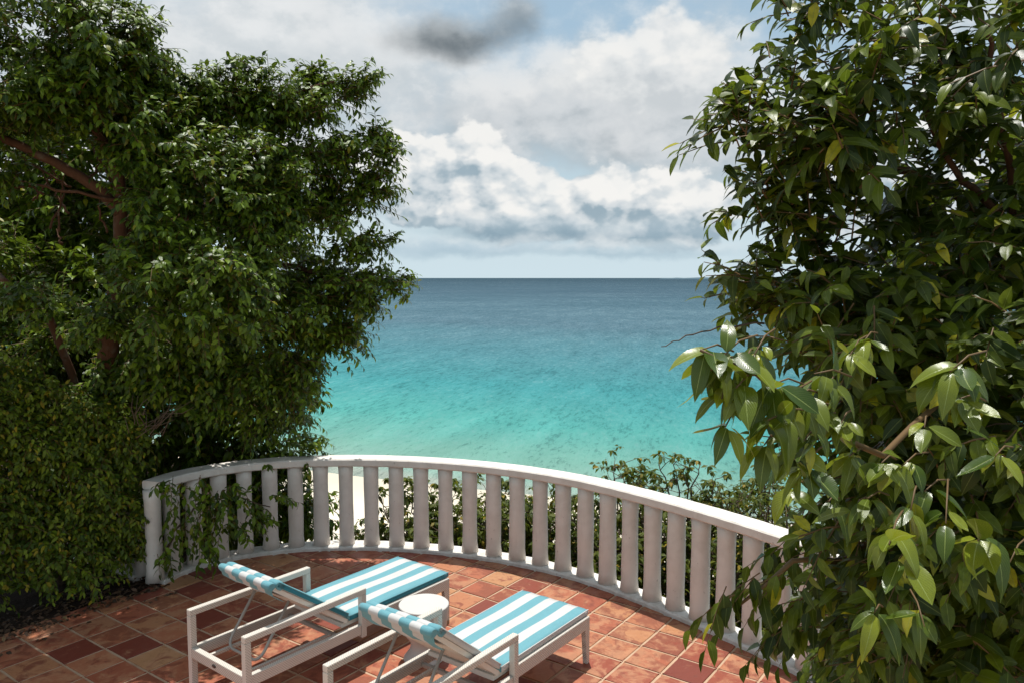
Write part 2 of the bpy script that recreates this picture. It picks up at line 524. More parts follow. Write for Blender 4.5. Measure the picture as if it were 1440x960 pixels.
def mat_sea():
    m = new_mat('sea_water'); P = coord('Object'); x, y, z = sep(P)
    big_n = noise(vmul(P, (0.012, 0.022, 1)), 1.0, 5, 0.6); edge_n = noise(vmul(P, (0.05, 0.10, 1)), 1.0, 4, 0.55)
    dist = y + x * 0.45 - 53.0 + (big_n - 0.5) * 60.0 * smooth(y, 70, 200) + (edge_n - 0.5) * 9.0
    lg = S.m('LOGARITHM', S.m('MAXIMUM', dist, 0.5), 10.0)
    col = ramp(lg / 4.0, [(0.0, (0.42, 0.48, 0.41)), (0.12, (0.35, 0.50, 0.425)), (0.26, (0.205, 0.44, 0.365)), (0.355, (0.105, 0.40, 0.365)),
                          (0.43, (0.065, 0.30, 0.315)), (0.495, (0.080, 0.225, 0.262)), (0.575, (0.086, 0.160, 0.202)), (0.726, (0.046, 0.088, 0.122)), (0.92, (0.014, 0.042, 0.066))])
    # wind ripples at several scales, running across the view
    rot = S.nt.nodes.new('ShaderNodeVectorRotate'); rot.rotation_type = 'Z_AXIS'; rot.inputs['Angle'].default_value = R(12)
    S.nt.links.new(P.s, rot.inputs['Vector']); Q = S(rot.outputs[0])
    rp = vmul(Q, (1.0, 0.26, 1.0))
    n1 = noise(vadd(rp, (0, 0, 3)), 1.7, 8, 0.82, 0.3); n2 = noise(rp, 0.22, 10, 0.78, 0.4); n3 = noise(vmul(Q, (0.5, 0.8, 1.0)), 0.02, 7, 0.65)
    rip = (n1 - 0.5) * 1.35 + (n2 - 0.5) * 0.55 + (n3 - 0.5) * 0.3
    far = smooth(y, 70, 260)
    dk = smooth(rip, 0.0, 0.17) * (0.62 + far * 0.15)  # dark wave facets, and pale ones below: reflections mixed into the water colour
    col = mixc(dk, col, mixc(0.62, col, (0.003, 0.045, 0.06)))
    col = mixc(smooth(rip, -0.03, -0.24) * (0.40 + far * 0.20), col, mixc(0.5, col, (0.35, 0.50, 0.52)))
    h = n1 * 0.30 + n2 * 1.2 + n3 * 2.0
    b = bump(h, 1.0, 1.0)
    dif = S.nt.nodes.new('ShaderNodeBsdfDiffuse'); S.nt.links.new(col.s, dif.inputs[0]); S.nt.links.new(b.s, dif.inputs['Normal'])
    gl = S.nt.nodes.new('ShaderNodeBsdfGlossy'); gl.inputs['Roughness'].default_value = 0.16; S.nt.links.new(b.s, gl.inputs['Normal'])
    lw = S.nt.nodes.new('ShaderNodeFresnel'); lw.inputs[0].default_value = 1.33; S.nt.links.new(b.s, lw.inputs['Normal'])
    f = S.m('MULTIPLY', S(lw.outputs[0]), 0.12)
    mx = S.nt.nodes.new('ShaderNodeMixShader'); S.nt.links.new(f.s, mx.inputs[0])
    S.nt.links.new(dif.outputs[0], mx.inputs[1]); S.nt.links.new(gl.outputs[0], mx.inputs[2])
    out(S(mx.outputs[0])); return m


def mat_sand():
    m = new_mat('white_sand'); P = coord('Object'); x, y, z = sep(P)
    n = noise(P, 0.4, 6, 0.6); wet = smooth(z, SEA + 0.55, SEA + 0.05)
    col = mixc(n, (0.74, 0.66, 0.54), (0.64, 0.56, 0.45)); col = mixc(wet * 0.6, col, (0.45, 0.40, 0.31))
    out(principled(col, 0.9, bump(noise(P, 3, 6, 0.7), 0.5, 0.1), 0.1)); return m


def mat_slope():
    m = new_mat('scrub_slope_soil'); P = coord('Object'); n = noise(P, 1.2, 6, 0.65)
    col = mixc(smooth(n, 0.4, 0.62), (0.07, 0.055, 0.035), (0.035, 0.05, 0.018)); col = mixc(smooth(noise(P, 0.35, 4), 0.6, 0.7), col, (0.35, 0.29, 0.21))
    out(principled(col, 0.95, bump(n, 0.8, 0.3), 0.1)); return m


def beach_z(x, y):
    s = shore_y(x); return SEA + (s - y) * 0.05 if y < s + 6 else SEA - 0.3 - (y - s - 6) * 0.03


xs = np.concatenate([np.linspace(-300, -60, 13), np.linspace(-50, 50, 51), np.linspace(56, 92, 7)])
ys = np.concatenate([np.linspace(14, 80, 67), np.linspace(84, 230, 20)])
tag(link('beach', grid_mesh('beach', xs, ys, beach_z, mat_sand())), 'pale sand beach far below the terrace beside turquoise water', 'beach', kind='structure')
sx = np.concatenate([[-40000, -8000, -2000], np.linspace(-600, 600, 25), [2000, 8000, 40000]])
sy = np.concatenate([[-300, -60], np.linspace(0, 200, 41), [260, 400, 800, 2000, 6000, 20000, 70000]])
tag(link('sea', grid_mesh('sea', sx, sy, lambda x, y: SEA, mat_sea())), 'calm sea fading from pale turquoise shallows to dark blue horizon', 'sea', kind='structure')


def slope_z(x, y):
    t = min(1, max(0, (y - 5.0 + 0.25 * abs(x)) / 22.0)); side = min(1.0, max(0.0, (abs(x + 0.5) - 3.6) / 3.0)) if y < 9 else 0.0
    z = -1.6 - 10.2 * (t ** 0.85) + 0.25 * math.sin(x * 1.3) * math.sin(y * 0.9)
    return z


def on_terrace(x, y): return False


tag(link('hillside', grid_mesh('hillside', np.linspace(-60, 60, 61), np.concatenate([np.linspace(-12, 30, 43), [36, 44]]), lambda x, y: slope_z(x, y) if y < 31 else SEA - 1.0, mat_slope())),
    'steep scrub covered slope falling from the terrace to the beach', 'hillside', kind='structure')

# low island on the horizon, far right of the opening
isl = MB(); IY = 9000.0
pr = [(1710, 0), (1760, 9), (1850, 12), (1930, 17), (2010, 13), (2100, 16), (2230, 21), (2360, 18), (2480, 9), (2560, 0)]
v = []; f = []
for x, h in pr:
    v += [(x, IY - 120, SEA - 1), (x, IY, SEA + h), (x, IY + 160, SEA - 1)]
for i in range(len(pr) - 1):
    a = 3 * i; f += [(a, a + 3, a + 4, a + 1), (a + 1, a + 4, a + 5, a + 2)]
tag(link('island', mesh('island', v, f, mat_plain('hazy_island', (0.085, 0.13, 0.16), 0.9, 0.0, 0.0, 0.1, 0.002))), 'low hazy island lying on the horizon', 'island', kind='structure')

# ------------------------------------------------------------------ terrace: deck, tiles, railing
CEN = [(-3.335, 6.965), (-3.265, 7.19), (-3.136, 7.394), (-2.954, 7.57), (-2.745, 7.709), (-2.516, 7.813), (-2.271, 7.885), (-2.016, 7.928), (-1.753, 7.944),
       (-1.486, 7.937), (-1.218, 7.91), (-0.952, 7.862), (-0.69, 7.797), (-0.434, 7.715), (-0.187, 7.617), (0.051, 7.504), (0.278, 7.375), (0.493, 7.232), (0.695, 7.075), (0.884, 6.904), (1.06, 6.723)]
head = math.atan2(CEN[-1][1] - CEN[-2][1], CEN[-1][0] - CEN[-2][0])
for k in range(14):
    head -= R(1.6); CEN.append((CEN[-1][0] + 0.2515 * math.cos(head), CEN[-1][1] + 0.2515 * math.sin(head)))
CEN = np.array(CEN)


def resample(P, n):
    s = np.r_[0, np.cumsum(np.linalg.norm(np.diff(P, axis=0), axis=1))]
    t = np.linspace(0, s[-1], n)
    # Catmull-Rom style smoothing by dense interpolation
    return np.c_[np.interp(t, s, P[:, 0]), np.interp(t, s, P[:, 1])]


def catmull(P, per=6):
    Q = []
    for i in range(len(P) - 1):
        p0 = P[max(i - 1, 0)]; p1 = P[i]; p2 = P[i + 1]; p3 = P[min(i + 2, len(P) - 1)]
        for k in range(per):
            t = k / per
            Q.append(0.5 * ((2 * p1) + (-p0 + p2) * t + (2 * p0 - 5 * p1 + 4 * p2 - p3) * t * t + (-p0 + 3 * p1 - 3 * p2 + p3) * t ** 3))
    Q.append(P[-1]); return np.array(Q)


CURVE = catmull(CEN, 5)


def sweep(curve, prof, name, mat, parent=None, z_wob=0.0, off=(0, 0, 0)):
    """sweep closed profile [(outward, z)] along a plan curve"""
    T = np.gradient(curve, axis=0); T /= np.linalg.norm(T, axis=1)[:, None]; N = np.c_[-T[:, 1], T[:, 0]]
    v = []; f = []; n = len(prof)
    for i, (c, nn) in enumerate(zip(curve, N)):
        for o, z in prof:
            w = 1 + z_wob * math.sin(i * 1.7 + o * 30)
            v.append((c[0] + nn[0] * o * w - off[0], c[1] + nn[1] * o * w - off[1], z + z_wob * 0.02 * math.sin(i * 0.9 + z * 9) - off[2]))
    for i in range(len(curve) - 1):
        for k in range(n):
            f.append((i * n + k, (i + 1) * n + k, (i + 1) * n + (k + 1) % n, i * n + (k + 1) % n))
    f.append(tuple(range(n))); f.append(tuple((len(curve) - 1) * n + k for k in range(n))[::-1])
    me = mesh(name, v, f, mat); return link(name, me, parent)


def rect(o0, o1, z0, z1, b):
    return [(o0 + b, z0), (o1 - b, z0), (o1, z0 + b), (o1, z1 - b), (o1 - b, z1), (o0 + b, z1), (o0, z1 - b), (o0, z0 + b)]


rail = empty('terrace_railing', (-1.2, 7.9, 0))
tag(rail, 'curved white masonry railing with round balusters along the terrace edge', 'railing')
RO = (-1.2, 7.9, 0)
sweep(catmull(CEN, 5), rect(-0.105, 0.105, 0.90, 0.98, 0.012), 'top_rail', M['plaster'], rail, 0.02, RO)
sweep(catmull(CEN, 5), rect(-0.108, 0.115, -0.3, 0.045, 0.012), 'kerb', M['kerb'], rail, 0.03, RO)
bms = []
for q in range(4):
    b = MB(); r0 = 0.074 + 0.0015 * q
    prof = []
    for k in range(9):
        t = k / 8; prof.append((r0 * (1 + 0.03 * math.sin(t * 7 + q * 2)) + (0.012 if k == 0 else 0) + (0.004 if k == 8 else 0), 0.04 + 0.862 * t))
    b.lathe(prof, 24); bms.append(b.mesh('baluster', M['plaster']))
for i, cxy in enumerate(CEN):
    o = link('baluster', bms[i % 4], rail); o.location = (cxy[0] - RO[0], cxy[1] - RO[1], 0); o.rotation_euler = (0, 0, i * 1.9)

# lower return railing going back behind the hedge
RC = np.array([(-3.52, 7.12), (-3.75, 7.30), (-4.0, 7.47), (-4.25, 7.62), (-4.5, 7.75), (-4.75, 7.87)])
rr = empty('return_railing', (-4.0, 7.47, 0)); tag(rr, 'short low white railing running back behind the hedge', 'railing')
sweep(catmull(RC, 4), rect(-0.09, 0.09, 0.68, 0.745, 0.01), 'top_rail', M['plaster'], rr, 0.0, (-4.0, 7.47, 0))
sweep(catmull(RC, 4), rect(-0.10, 0.10, -0.3, 0.05, 0.01), 'kerb', M['kerb'], rr, 0.0, (-4.0, 7.47, 0))
b = MB(); b.lathe([(0.075, 0.04), (0.07, 0.3), (0.07, 0.69)], 20); bm_ = b.mesh('baluster', M['plaster'])
for cxy in RC:
    o = link('baluster', bm_, rr); o.location = (cxy[0] + 4.0, cxy[1] - 7.47, 0)

# deck slab under the tiles
deck = [(-3.20, 6.93)] + [tuple(p) for p in CEN[1:]] + [(3.4, 2.6), (3.6, -4.0), (-9.5, -4.0), (-4.75, 4.9)]
v = [(x, y, 0.0) for x, y in deck] + [(x, y, -2.6) for x, y in deck]; n = len(deck)
f = [tuple(range(n))[::-1], tuple(range(n, 2 * n))] + [(i, (i + 1) % n, n + (i + 1) % n, n + i) for i in range(n)]
floor = tag(link('terrace_floor', mesh('terrace_floor', v, f, M['grout'])), 'terracotta tiled terrace floor with pale grout joints', 'floor', kind='structure')


def inside(poly, x, y):
    c = False; j = len(poly) - 1
    for i in range(len(poly)):
        xi, yi = poly[i]; xj, yj = poly[j]
        if (yi > y) != (yj > y) and x < (xj - xi) * (y - yi) / (yj - yi) + xi: c = not c
        j = i
    return c


TS = 0.3045; TA = R(54.6); ea = np.array([math.cos(TA), math.sin(TA)]); eb = np.array([math.sin(TA), -math.cos(TA)]); T0 = np.array([0.651, 5.252])
tvars = []
for q in range(6):
    rr_ = random.Random(q); h = TS / 2 - 0.0050
    cs = [(-h, -h), (h, -h), (h, h), (-h, h)]
    rim = []; top = []
    for x, y in cs:
        jx, jy = rr_.uniform(-.0022, .0022), rr_.uniform(-.0022, .0022)
        for sx_, sy_ in (((1, 0), (0, 1)) if x * y > 0 else ((0, 1), (1, 0))):
            dxx = -math.copysign(0.006, x) * sx_; dyy = -math.copysign(0.006, y) * sy_
            rim.append((x + jx + dxx, y + jy + dyy))
    zt = [0.0075 + rr_.uniform(-.0008, .0008) for _ in rim]
    v = [(x, y, -0.004) for x, y in rim] + [(x, y, z - 0.003) for (x, y), z in zip(rim, zt)] + [(x * 0.972, y * 0.972, z) for (x, y), z in zip(rim, zt)]
    # hollow / crown in the middle
    v.append((rr_.uniform(-.03, .03), rr_.uniform(-.03, .03), 0.0075 + rr_.uniform(-.0012, .0010)))
    k = len(rim); f = []
    for i in range(k):
        j = (i + 1) % k
        f += [(i, j, k + j, k + i), (k + i, k + j, 2 * k + j, 2 * k + i), (2 * k + i, 2 * k + j, 3 * k)]
    tvars.append(mesh('tile', v, f, M['tile']))
cand = []
LEFT = [(-4.75, 4.9), (-3.20, 6.93)]
for i in range(-40, 40):
    for j in range(-40, 40):
        p = T0 + ea * (i + 0.5) * TS + eb * (j + 0.5) * TS
        if not (-5.2 < p[0] < 3.4 and 3.9 < p[1] < 8.2): continue
        dmin = np.min(np.linalg.norm(CURVE - p, axis=1))
        ins = inside(deck, p[0], p[1])
        a, b2 = np.array(LEFT[0]), np.array(LEFT[1]); nl = np.array([-(b2 - a)[1], (b2 - a)[0]]); nl /= np.linalg.norm(nl)
        dl = (p - a) @ nl
        if (ins or dmin < 0.22) and dl < 0.17:
            if not ins and dmin > 0.20: continue
            cand.append((abs(p[0]) / max(p[1], .1), p))
vis = []
for _, p in cand:
    u = 720 + 1078.5 * p[0] / p[1]; vv = 391 + 1078.5 * CAM_H / p[1]
    vis.append((0 if (-60 < u < 1300 and vv < 1010) else 1, np.linalg.norm(p), p))
vis.sort(key=lambda t: (t[0], t[1]))
CT = np.gradient(CURVE, axis=0); CT /= np.linalg.norm(CT, axis=1)[:, None]; CN = np.c_[-CT[:, 1], CT[:, 0]]


def clip_tile(me, M4, p):
    """cut a tile along the railing's centre line"""
    k_ = int(np.argmin(np.linalg.norm(CURVE - p, axis=1))); bm = bmesh.new(); bm.from_mesh(me)
    Mi = M4.inverted(); co = Mi @ Vector((*CURVE[k_], 0)); no = Mi.to_3x3() @ Vector((*CN[k_], 0))
    bmesh.ops.bisect_plane(bm, geom=bm.verts[:] + bm.edges[:] + bm.faces[:], plane_co=co, plane_no=no, clear_outer=True)
    if not bm.faces: bm.free(); return None
    m2 = bpy.data.meshes.new('tile'); bm.to_mesh(m2); bm.free(); m2.materials.append(M['tile']); return m2


for s_, _, p in vis[:330]:
    if s_: continue
    M4 = Matrix.Translation((p[0], p[1], 0)) @ Matrix.Rotation(TA + random.choice((0, 1, 2, 3)) * math.pi / 2 + random.uniform(-.006, .006), 4, 'Z') @ Matrix.Rotation(random.uniform(-.005, .005), 4, 'X') @ Matrix.Rotation(random.uniform(-.005, .005), 4, 'Y')
    me = random.choice(tvars)
    if np.min(np.linalg.norm(CURVE - p, axis=1)) < 0.24:
        me = clip_tile(me, M4, p)
        if me is None: continue
    o = link('tile', me, floor); o.matrix_basis = M4
rest = MB()
for s_, _, p in vis:
    if s_:
        c_, s2 = math.cos(TA), math.sin(TA)
        me = random.choice(tvars); rest.add([(p[0] + q.co.x * c_ - q.co.y * s2, p[1] + q.co.x * s2 + q.co.y * c_, q.co.z) for q in me.vertices], [tuple(pp.vertices) for pp in me.polygons])
o = rest.build('tile_field', M['tile'], floor); o['kind'] = 'stuff'

# planting bed along the left edge and by the right tree
m = new_mat('dark_soil'); P = coord('Object'); nn = noise(P, 6, 6, 0.7)
out(principled(mixc(nn, (0.012, 0.008, 0.006), (0.05, 0.03, 0.02)), 0.95, bump(nn, 0.8, 0.04), 0.1)); M['soil'] = m
bed = [(-3.30, 7.02), (-3.25, 6.86), (-4.80, 4.82), (-9.6, -2.0), (-13.0, -2.0), (-13.0, 12.0), (-3.9, 12.0)]
v = [(x, y, -0.012) for x, y in bed]
tag(link('planting_bed', mesh('planting_bed', v + [(x, y, -3.0) for x, y, _ in v], [tuple(range(7))] + [(i, (i + 1) % 7, 7 + (i + 1) % 7, 7 + i) for i in range(7)], M['soil'])), 'dark soil bed under the hedge at the terrace edge', 'soil', kind='structure')


# ------------------------------------------------------------------ foliage machinery
def leaf_tpl(n=3, droop=0.25, fold=0.25, wid=0.42, tip=0.80, base_pow=0.55, twist=0.0, bend=0.0, wav=0.0):
    ts = [i / (n + 1) for i in range(1, n + 1)]
    def w(t):
        a = (t ** base_pow) * ((1 - t) ** 0.8) * 1.75 * wid / 2
        return a * (1 if t < tip else max(0.25, 1 - (t - tip) * 2.2))
    V = [(0, 0, 0)]; UV = [(0.5, 0)]
    for t in ts:
        z = -droop * t * t; ww = w(t)
        bx = bend * t * t; wl = wav * math.sin(t * 15) * (1 - t); wr = wav * math.sin(t * 13 + 2) * (1 - t)
        V += [(t, bx - ww, z + fold * ww - twist * t * ww + wl), (t, bx, z), (t, bx + ww, z + fold * ww + twist * t * ww + wr)]; UV += [(0, t), (0.5, t), (1, t)]
    V.append((1.0, bend, -droop * 1.08)); UV.append((0.5, 1))
    Fc = [(0, 2, 1), (0, 3, 2)]
    for i in range(n - 1):
        a = 1 + 3 * i; Fc += [(a, a + 1, a + 4, a + 3), (a + 1, a + 2, a + 5, a + 4)]
    a = 1 + 3 * (n - 1); e = len(V) - 1; Fc += [(a, a + 1, e), (a + 1, a + 2, e)]
    return np.array(V, float), Fc, UV


def tpl_mesh(name, tpl, mat):
    V, Fc, UV = tpl; me = mesh(name, V, Fc, mat, True)
    uv = me.uv_layers.new(name='UVMap')
    for lp in me.loops: uv.data[lp.index].uv = UV[lp.vertex_index]
    return me


def norm(a): return a / np.maximum(np.linalg.norm(a, axis=-1, keepdims=True), 1e-9)


class Leaves:
    def __init__(self): self.p = []; self.a = []; self.n = []; self.l = []
    def add(self, p, a, n, l): self.p.append(p); self.a.append(a); self.n.append(n); self.l.append(l)
    def arrays(self):
        p = np.array(self.p); a = norm(np.array(self.a)); n = np.array(self.n)
        n = norm(n - a * np.sum(a * n, 1, keepdims=True)); return p, a, n, np.array(self.l)


def foliage_mesh(name, p, a, n, l, tpls, mat):
    """join leaves into one mesh, vectorised"""
    N = len(p); pick = RNG.integers(0, len(tpls), N)
    allv = []; lv = []; ls = []; uvs = []; base = 0
    for k, (V, Fc, UV) in enumerate(tpls):
        ix = np.where(pick == k)[0]
        if len(ix) == 0: continue
        b = np.cross(n[ix], a[ix])
        X = p[ix][:, None, :] + l[ix][:, None, None] * (V[None, :, 0:1] * a[ix][:, None, :] + V[None, :, 1:2] * b[:, None, :] + V[None, :, 2:3] * n[ix][:, None, :])
        allv.append(X.reshape(-1, 3)); nv = len(V)
        flat = np.concatenate([np.array(q) for q in Fc]); sizes = np.array([len(q) for q in Fc])
        offs = base + np.arange(len(ix))[:, None] * nv
        lv.append((flat[None, :] + offs).ravel()); ls.append(np.tile(sizes, len(ix)))
        uvs.append(np.tile(np.array(UV)[flat], (len(ix), 1))); base += nv * len(ix)
    Vv = np.concatenate(allv); LV = np.concatenate(lv); LS = np.concatenate(ls); UVa = np.concatenate(uvs)
    me = bpy.data.meshes.new(name); me.vertices.add(len(Vv)); me.vertices.foreach_set('co', Vv.ravel())
    me.loops.add(len(LV)); me.loops.foreach_set('vertex_index', LV.astype(np.int32))
    me.polygons.add(len(LS)); me.polygons.foreach_set('loop_start', np.r_[0, np.cumsum(LS)[:-1]].astype(np.int32))
    try: me.polygons.foreach_set('loop_total', LS.astype(np.int32))
    except Exception: pass
    uv = me.uv_layers.new(name='UVMap'); uv.data.foreach_set('uv', UVa.ravel())
    me.materials.append(mat); me.update(calc_edges=True); me.validate()
    me.polygons.foreach_set('use_smooth', np.ones(len(me.polygons), bool)); return me


def project(p):
    Z = p[:, 2] - CAM_H; dd = p[:, 1] * math.cos(PITCH) - Z * math.sin(PITCH); u = p[:, 1] * math.sin(PITCH) + Z * math.cos(PITCH)
    dd = np.where(np.abs(dd) < 1e-3, 1e-3, dd)
    return 720 + 1078.5 * p[:, 0] / dd, 480 - 1078.5 * u / dd, dd


def build_foliage(root, leaves, tpls, mat, singles=300, stuff_name='foliage', keep=None, single_mat=None, tpl_hi=None):
    """the leaves that show largest become objects of their own, the rest one part"""
    p, a, n, l = leaves.arrays(); off = np.array(root.location); 
    u, v, dd = project(p + a * l[:, None] * 0.5)
    size = np.where((u > 0) & (u < 1440) & (v > 0) & (v < 960) & (dd > 0.2), l / np.maximum(dd, 0.2), 0)
    ix = np.argsort(-size)[:singles]; ix = ix[size[ix] > 0] if singles else ix[:0]
    mask = np.ones(len(p), bool); mask[ix] = False
    if singles:
        meshes = [tpl_mesh('leaf', t, single_mat or mat) for t in (tpl_hi or tpls)]
        for i in ix:
            bb = np.cross(n[i], a[i]); q = p[i] - off; L = l[i]
            o = link('leaf', meshes[int(RNG.integers(len(meshes)))], root)
            o.matrix_basis = Matrix(((a[i][0] * L, bb[0] * L, n[i][0] * L, q[0]), (a[i][1] * L, bb[1] * L, n[i][1] * L, q[1]), (a[i][2] * L, bb[2] * L, n[i][2] * L, q[2]), (0, 0, 0, 1)))
    me = foliage_mesh(stuff_name, p[mask] - off, a[mask], n[mask], l[mask], tpls, mat)
    o = link(stuff_name, me, root); o['kind'] = 'stuff'
    return o


def rnd3(s=1.0): return RNG.normal(size=3) * s


def spray(L, tw, p, dirn, length, n_leaf, leaf, droop=0.6, sag=0.25, twig_r=0.003, side_out=0.8, jitter=0.34, tip_n=2, face=None):
    """a twig with alternate hanging leaves"""
    d0 = dirn / np.linalg.norm(dirn); up = np.array([0, 0, 1.0])
    sd = np.cross(d0, up); sd = sd / max(np.linalg.norm(sd), 1e-3)
    roll = RNG.uniform(-0.5, 0.5); sd = sd * math.cos(roll) + np.cross(sd, d0) * math.sin(roll)
    def pos(s): return p + d0 * length * s + np.array([0, 0, -sag * length * s * s])
    pts = [pos(s) for s in (0, 0.5, 1.0)]
    if tw is not None: tw.tube(pts, [twig_r * 1.3, twig_r, twig_r * 0.5], 3, False)
    for k in range(n_leaf):
        s = 0.12 + 0.88 * (k + RNG.uniform(-.2, .2)) / max(n_leaf - 1, 1); s = min(max(s, 0.05), 1.0)
        tan = norm(d0 + np.array([0, 0, -2 * sag * s])); sgn = 1 if k % 2 else -1
        tipf = 1 if k < n_leaf - tip_n else 0.3
        a = tan * 0.65 + sd * sgn * side_out * tipf + np.array([0, 0, -droop]) + rnd3(jitter)
        nn = up * 0.85 + sd * sgn * 0.2 + d0 * 0.35 + (0 if face is None else face * 0.6) + rnd3(0.28)
        L.add(pos(s), a, nn, leaf * RNG.uniform(0.72, 1.12) * (0.8 if k >= n_leaf - tip_n else 1.0))


def lobes_fill(L, tw, lobes, origin, dens, slen, n_leaf, leaf, droop=0.6, sag=0.25, holes=(), radial=2.4, out_w=1.0, tuft=6):
    for lb in lobes:
        c, r = np.array(lb[0]), np.array(lb[1]); k = lb[2] if len(lb) > 2 else 1.0
        dmain = c - origin; dmain[2] *= 0.4; dmain = norm(dmain)
        area = (r[0] * r[1] + r[1] * r[2] + r[0] * r[2]) * 4.19
        for _ in range(max(2, int(area * dens * k / tuft))):
            q = norm(rnd3()); rad = RNG.uniform() ** (1 / radial)
            p0 = c + q * r * rad
            if any(np.sum(((p0 - h[0]) / h[1]) ** 2) < 1 for h in holes): continue
            d0 = norm(q * np.array([1, 1, 0.7]) * 0.9 * out_w + dmain * 0.6 + rnd3(0.25) + np.array([0, 0, 0.22]))
            for t_ in range(int(tuft * RNG.uniform(.6, 1.4))):
                dirn = d0 + rnd3(0.42); ln = slen * RNG.uniform(0.6, 1.2)
                p = p0 + rnd3(0.045) - d0 * ln * 0.6
                fc = (p - origin) * np.array([1, 1, 0.3]); spray(L, tw, p, dirn, ln, max(3, int(n_leaf * RNG.uniform(.7, 1.2))), leaf, droop, sag, face=norm(fc))


TPL = [leaf_tpl(3, 0.30, 0.26, 0.62), leaf_tpl(3, 0.50, 0.20, 0.58), leaf_tpl(3, 0.12, 0.30, 0.66)]
TPL_2 = [leaf_tpl(2, 0.28, 0.24, 0.66), leaf_tpl(2, 0.48, 0.20, 0.62), leaf_tpl(2, 0.10, 0.28, 0.70)]
TPL_HI = [leaf_tpl(8, 0.40, 0.22, 0.64, twist=.5, bend=.06, wav=.012), leaf_tpl(8, 0.60, 0.16, 0.60, twist=-.6, bend=-.05, wav=.018), leaf_tpl(8, 0.20, 0.30, 0.68, bend=.09, wav=.010), leaf_tpl(8, 0.78, 0.30, 0.56, twist=.8, bend=-.08, wav=.015),
          leaf_tpl(8, 0.30, 0.10, 0.50, twist=-.3, bend=.10, wav=.02), leaf_tpl(8, 0.05, 0.40, 0.60, twist=.9, wav=.012), leaf_tpl(8, 0.50, 0.45, 0.66, twist=-1.0, bend=-.1, wav=.02), leaf_tpl(8, -0.12, 0.3, 0.58, twist=.4, bend=.05)]
TPL_LO = [leaf_tpl(1, 0.15, 0.22, 0.75), leaf_tpl(2, 0.3, 0.22, 0.68)]


def wig(pts, amp, n=14):
    P = catmull(np.array(pts, float), max(2, n // max(1, len(pts) - 1))); return [q + rnd3(amp) * (0 if i in (0, len(P) - 1) else 1) for i, q in enumerate(P)]


# ------------------------------------------------------------------ left tree
LT = (-4.3, 8.0, -1.4)
lt = empty('leafy_tree', LT); tag(lt, 'large dense dark green tree spreading over the left end of the railing', 'tree')


def limb(name, path, r0, r1, parent, off, mat, n=9, amp=0.012):
    P = wig(path, amp); b = MB(); b.tube(P, list(np.linspace(r0, r1, len(P))), n); return b.build(name, mat, parent, off)


D = 6.9
fork = at(166, 372, 7.0)
limb('trunk', [(-4.3, 8.0, -1.4), (-4.15, 7.7, 0.6), (-3.85, 7.3, 2.0), fork], 0.15, 0.07, lt, LT, M['bark'], 12)
limb('branch', [fork, at(172, 320, 6.95), at(165, 250, 6.8), at(148, 205, 6.7), at(128, 168, 6.6), at(110, 90, 6.4)], 0.062, 0.035, lt, LT, M['bark'])
limb('branch', [at(168, 300, 6.9), at(140, 268, 6.8), at(95, 240, 6.7), at(30, 206, 6.6), at(-60, 170, 6.6)], 0.058, 0.030, lt, LT, M['bark'])
limb('branch', [at(185, 287, 6.85), at(110, 272, 6.7), at(50, 262, 6.7), at(-20, 264, 6.6)], 0.016, 0.010, lt, LT, M['bark'])
limb('branch', [(-4.15, 7.7, 0.6), at(70, 447, 7.0), at(30, 415, 6.8), at(2, 392, 6.7), at(-60, 330, 6.7)], 0.038, 0.026, lt, LT, M['bark'])
limb('branch', [fork, at(220, 330, 7.3), at(330, 270, 7.6), at(420, 225, 7.7), at(480, 205, 7.6)], 0.06, 0.012, lt, LT, M['bark'])
limb('branch', [fork, at(240, 360, 7.4), at(380, 370, 7.7), at(460, 390, 7.7), at(510, 395, 7.6)], 0.055, 0.010, lt, LT, M['bark'])
limb('branch', [at(166, 340, 6.98), at(230, 240, 7.2), at(330, 150, 7.5), at(400, 135, 7.6), at(470, 115, 7.5)], 0.05, 0.008, lt, LT, M['bark'])
limb('branch', [(-3.95, 7.45, 1.6), at(250, 470, 7.6), at(360, 520, 7.8), at(420, 530, 7.7)], 0.055, 0.010, lt, LT, M['bark'])
for q in range(10):
    s = at(100 + RNG.uniform(-60, 60), 290 + RNG.uniform(-30, 60), 7.0); e = s + np.array([RNG.uniform(-.5, .4), RNG.uniform(-.2, .3), RNG.uniform(.1, .6)])
    limb('twig_stem', [s, (s + e) / 2 + rnd3(.05), e], 0.012, 0.004, lt, LT, M['bark'], 5, 0.01)


def LB(px, py, Y, rx, ry, rz, k=1.0): return (at(px, py, Y), (rx, ry, rz), k)


def LY(px, py, Y, rx, ry, rz, k=1.0):
    Y2 = Y + 0.25 - 1.05 * min(1, max(0, py) / 560)
    if px > 380: Y2 = max(Y2, 7.0 + 0.8 * min(1, (px - 380) / 60))
    g = Y2 / Y
    return (at(px, py, Y2), (rx * g, ry * 0.8, rz * 0.8), k)


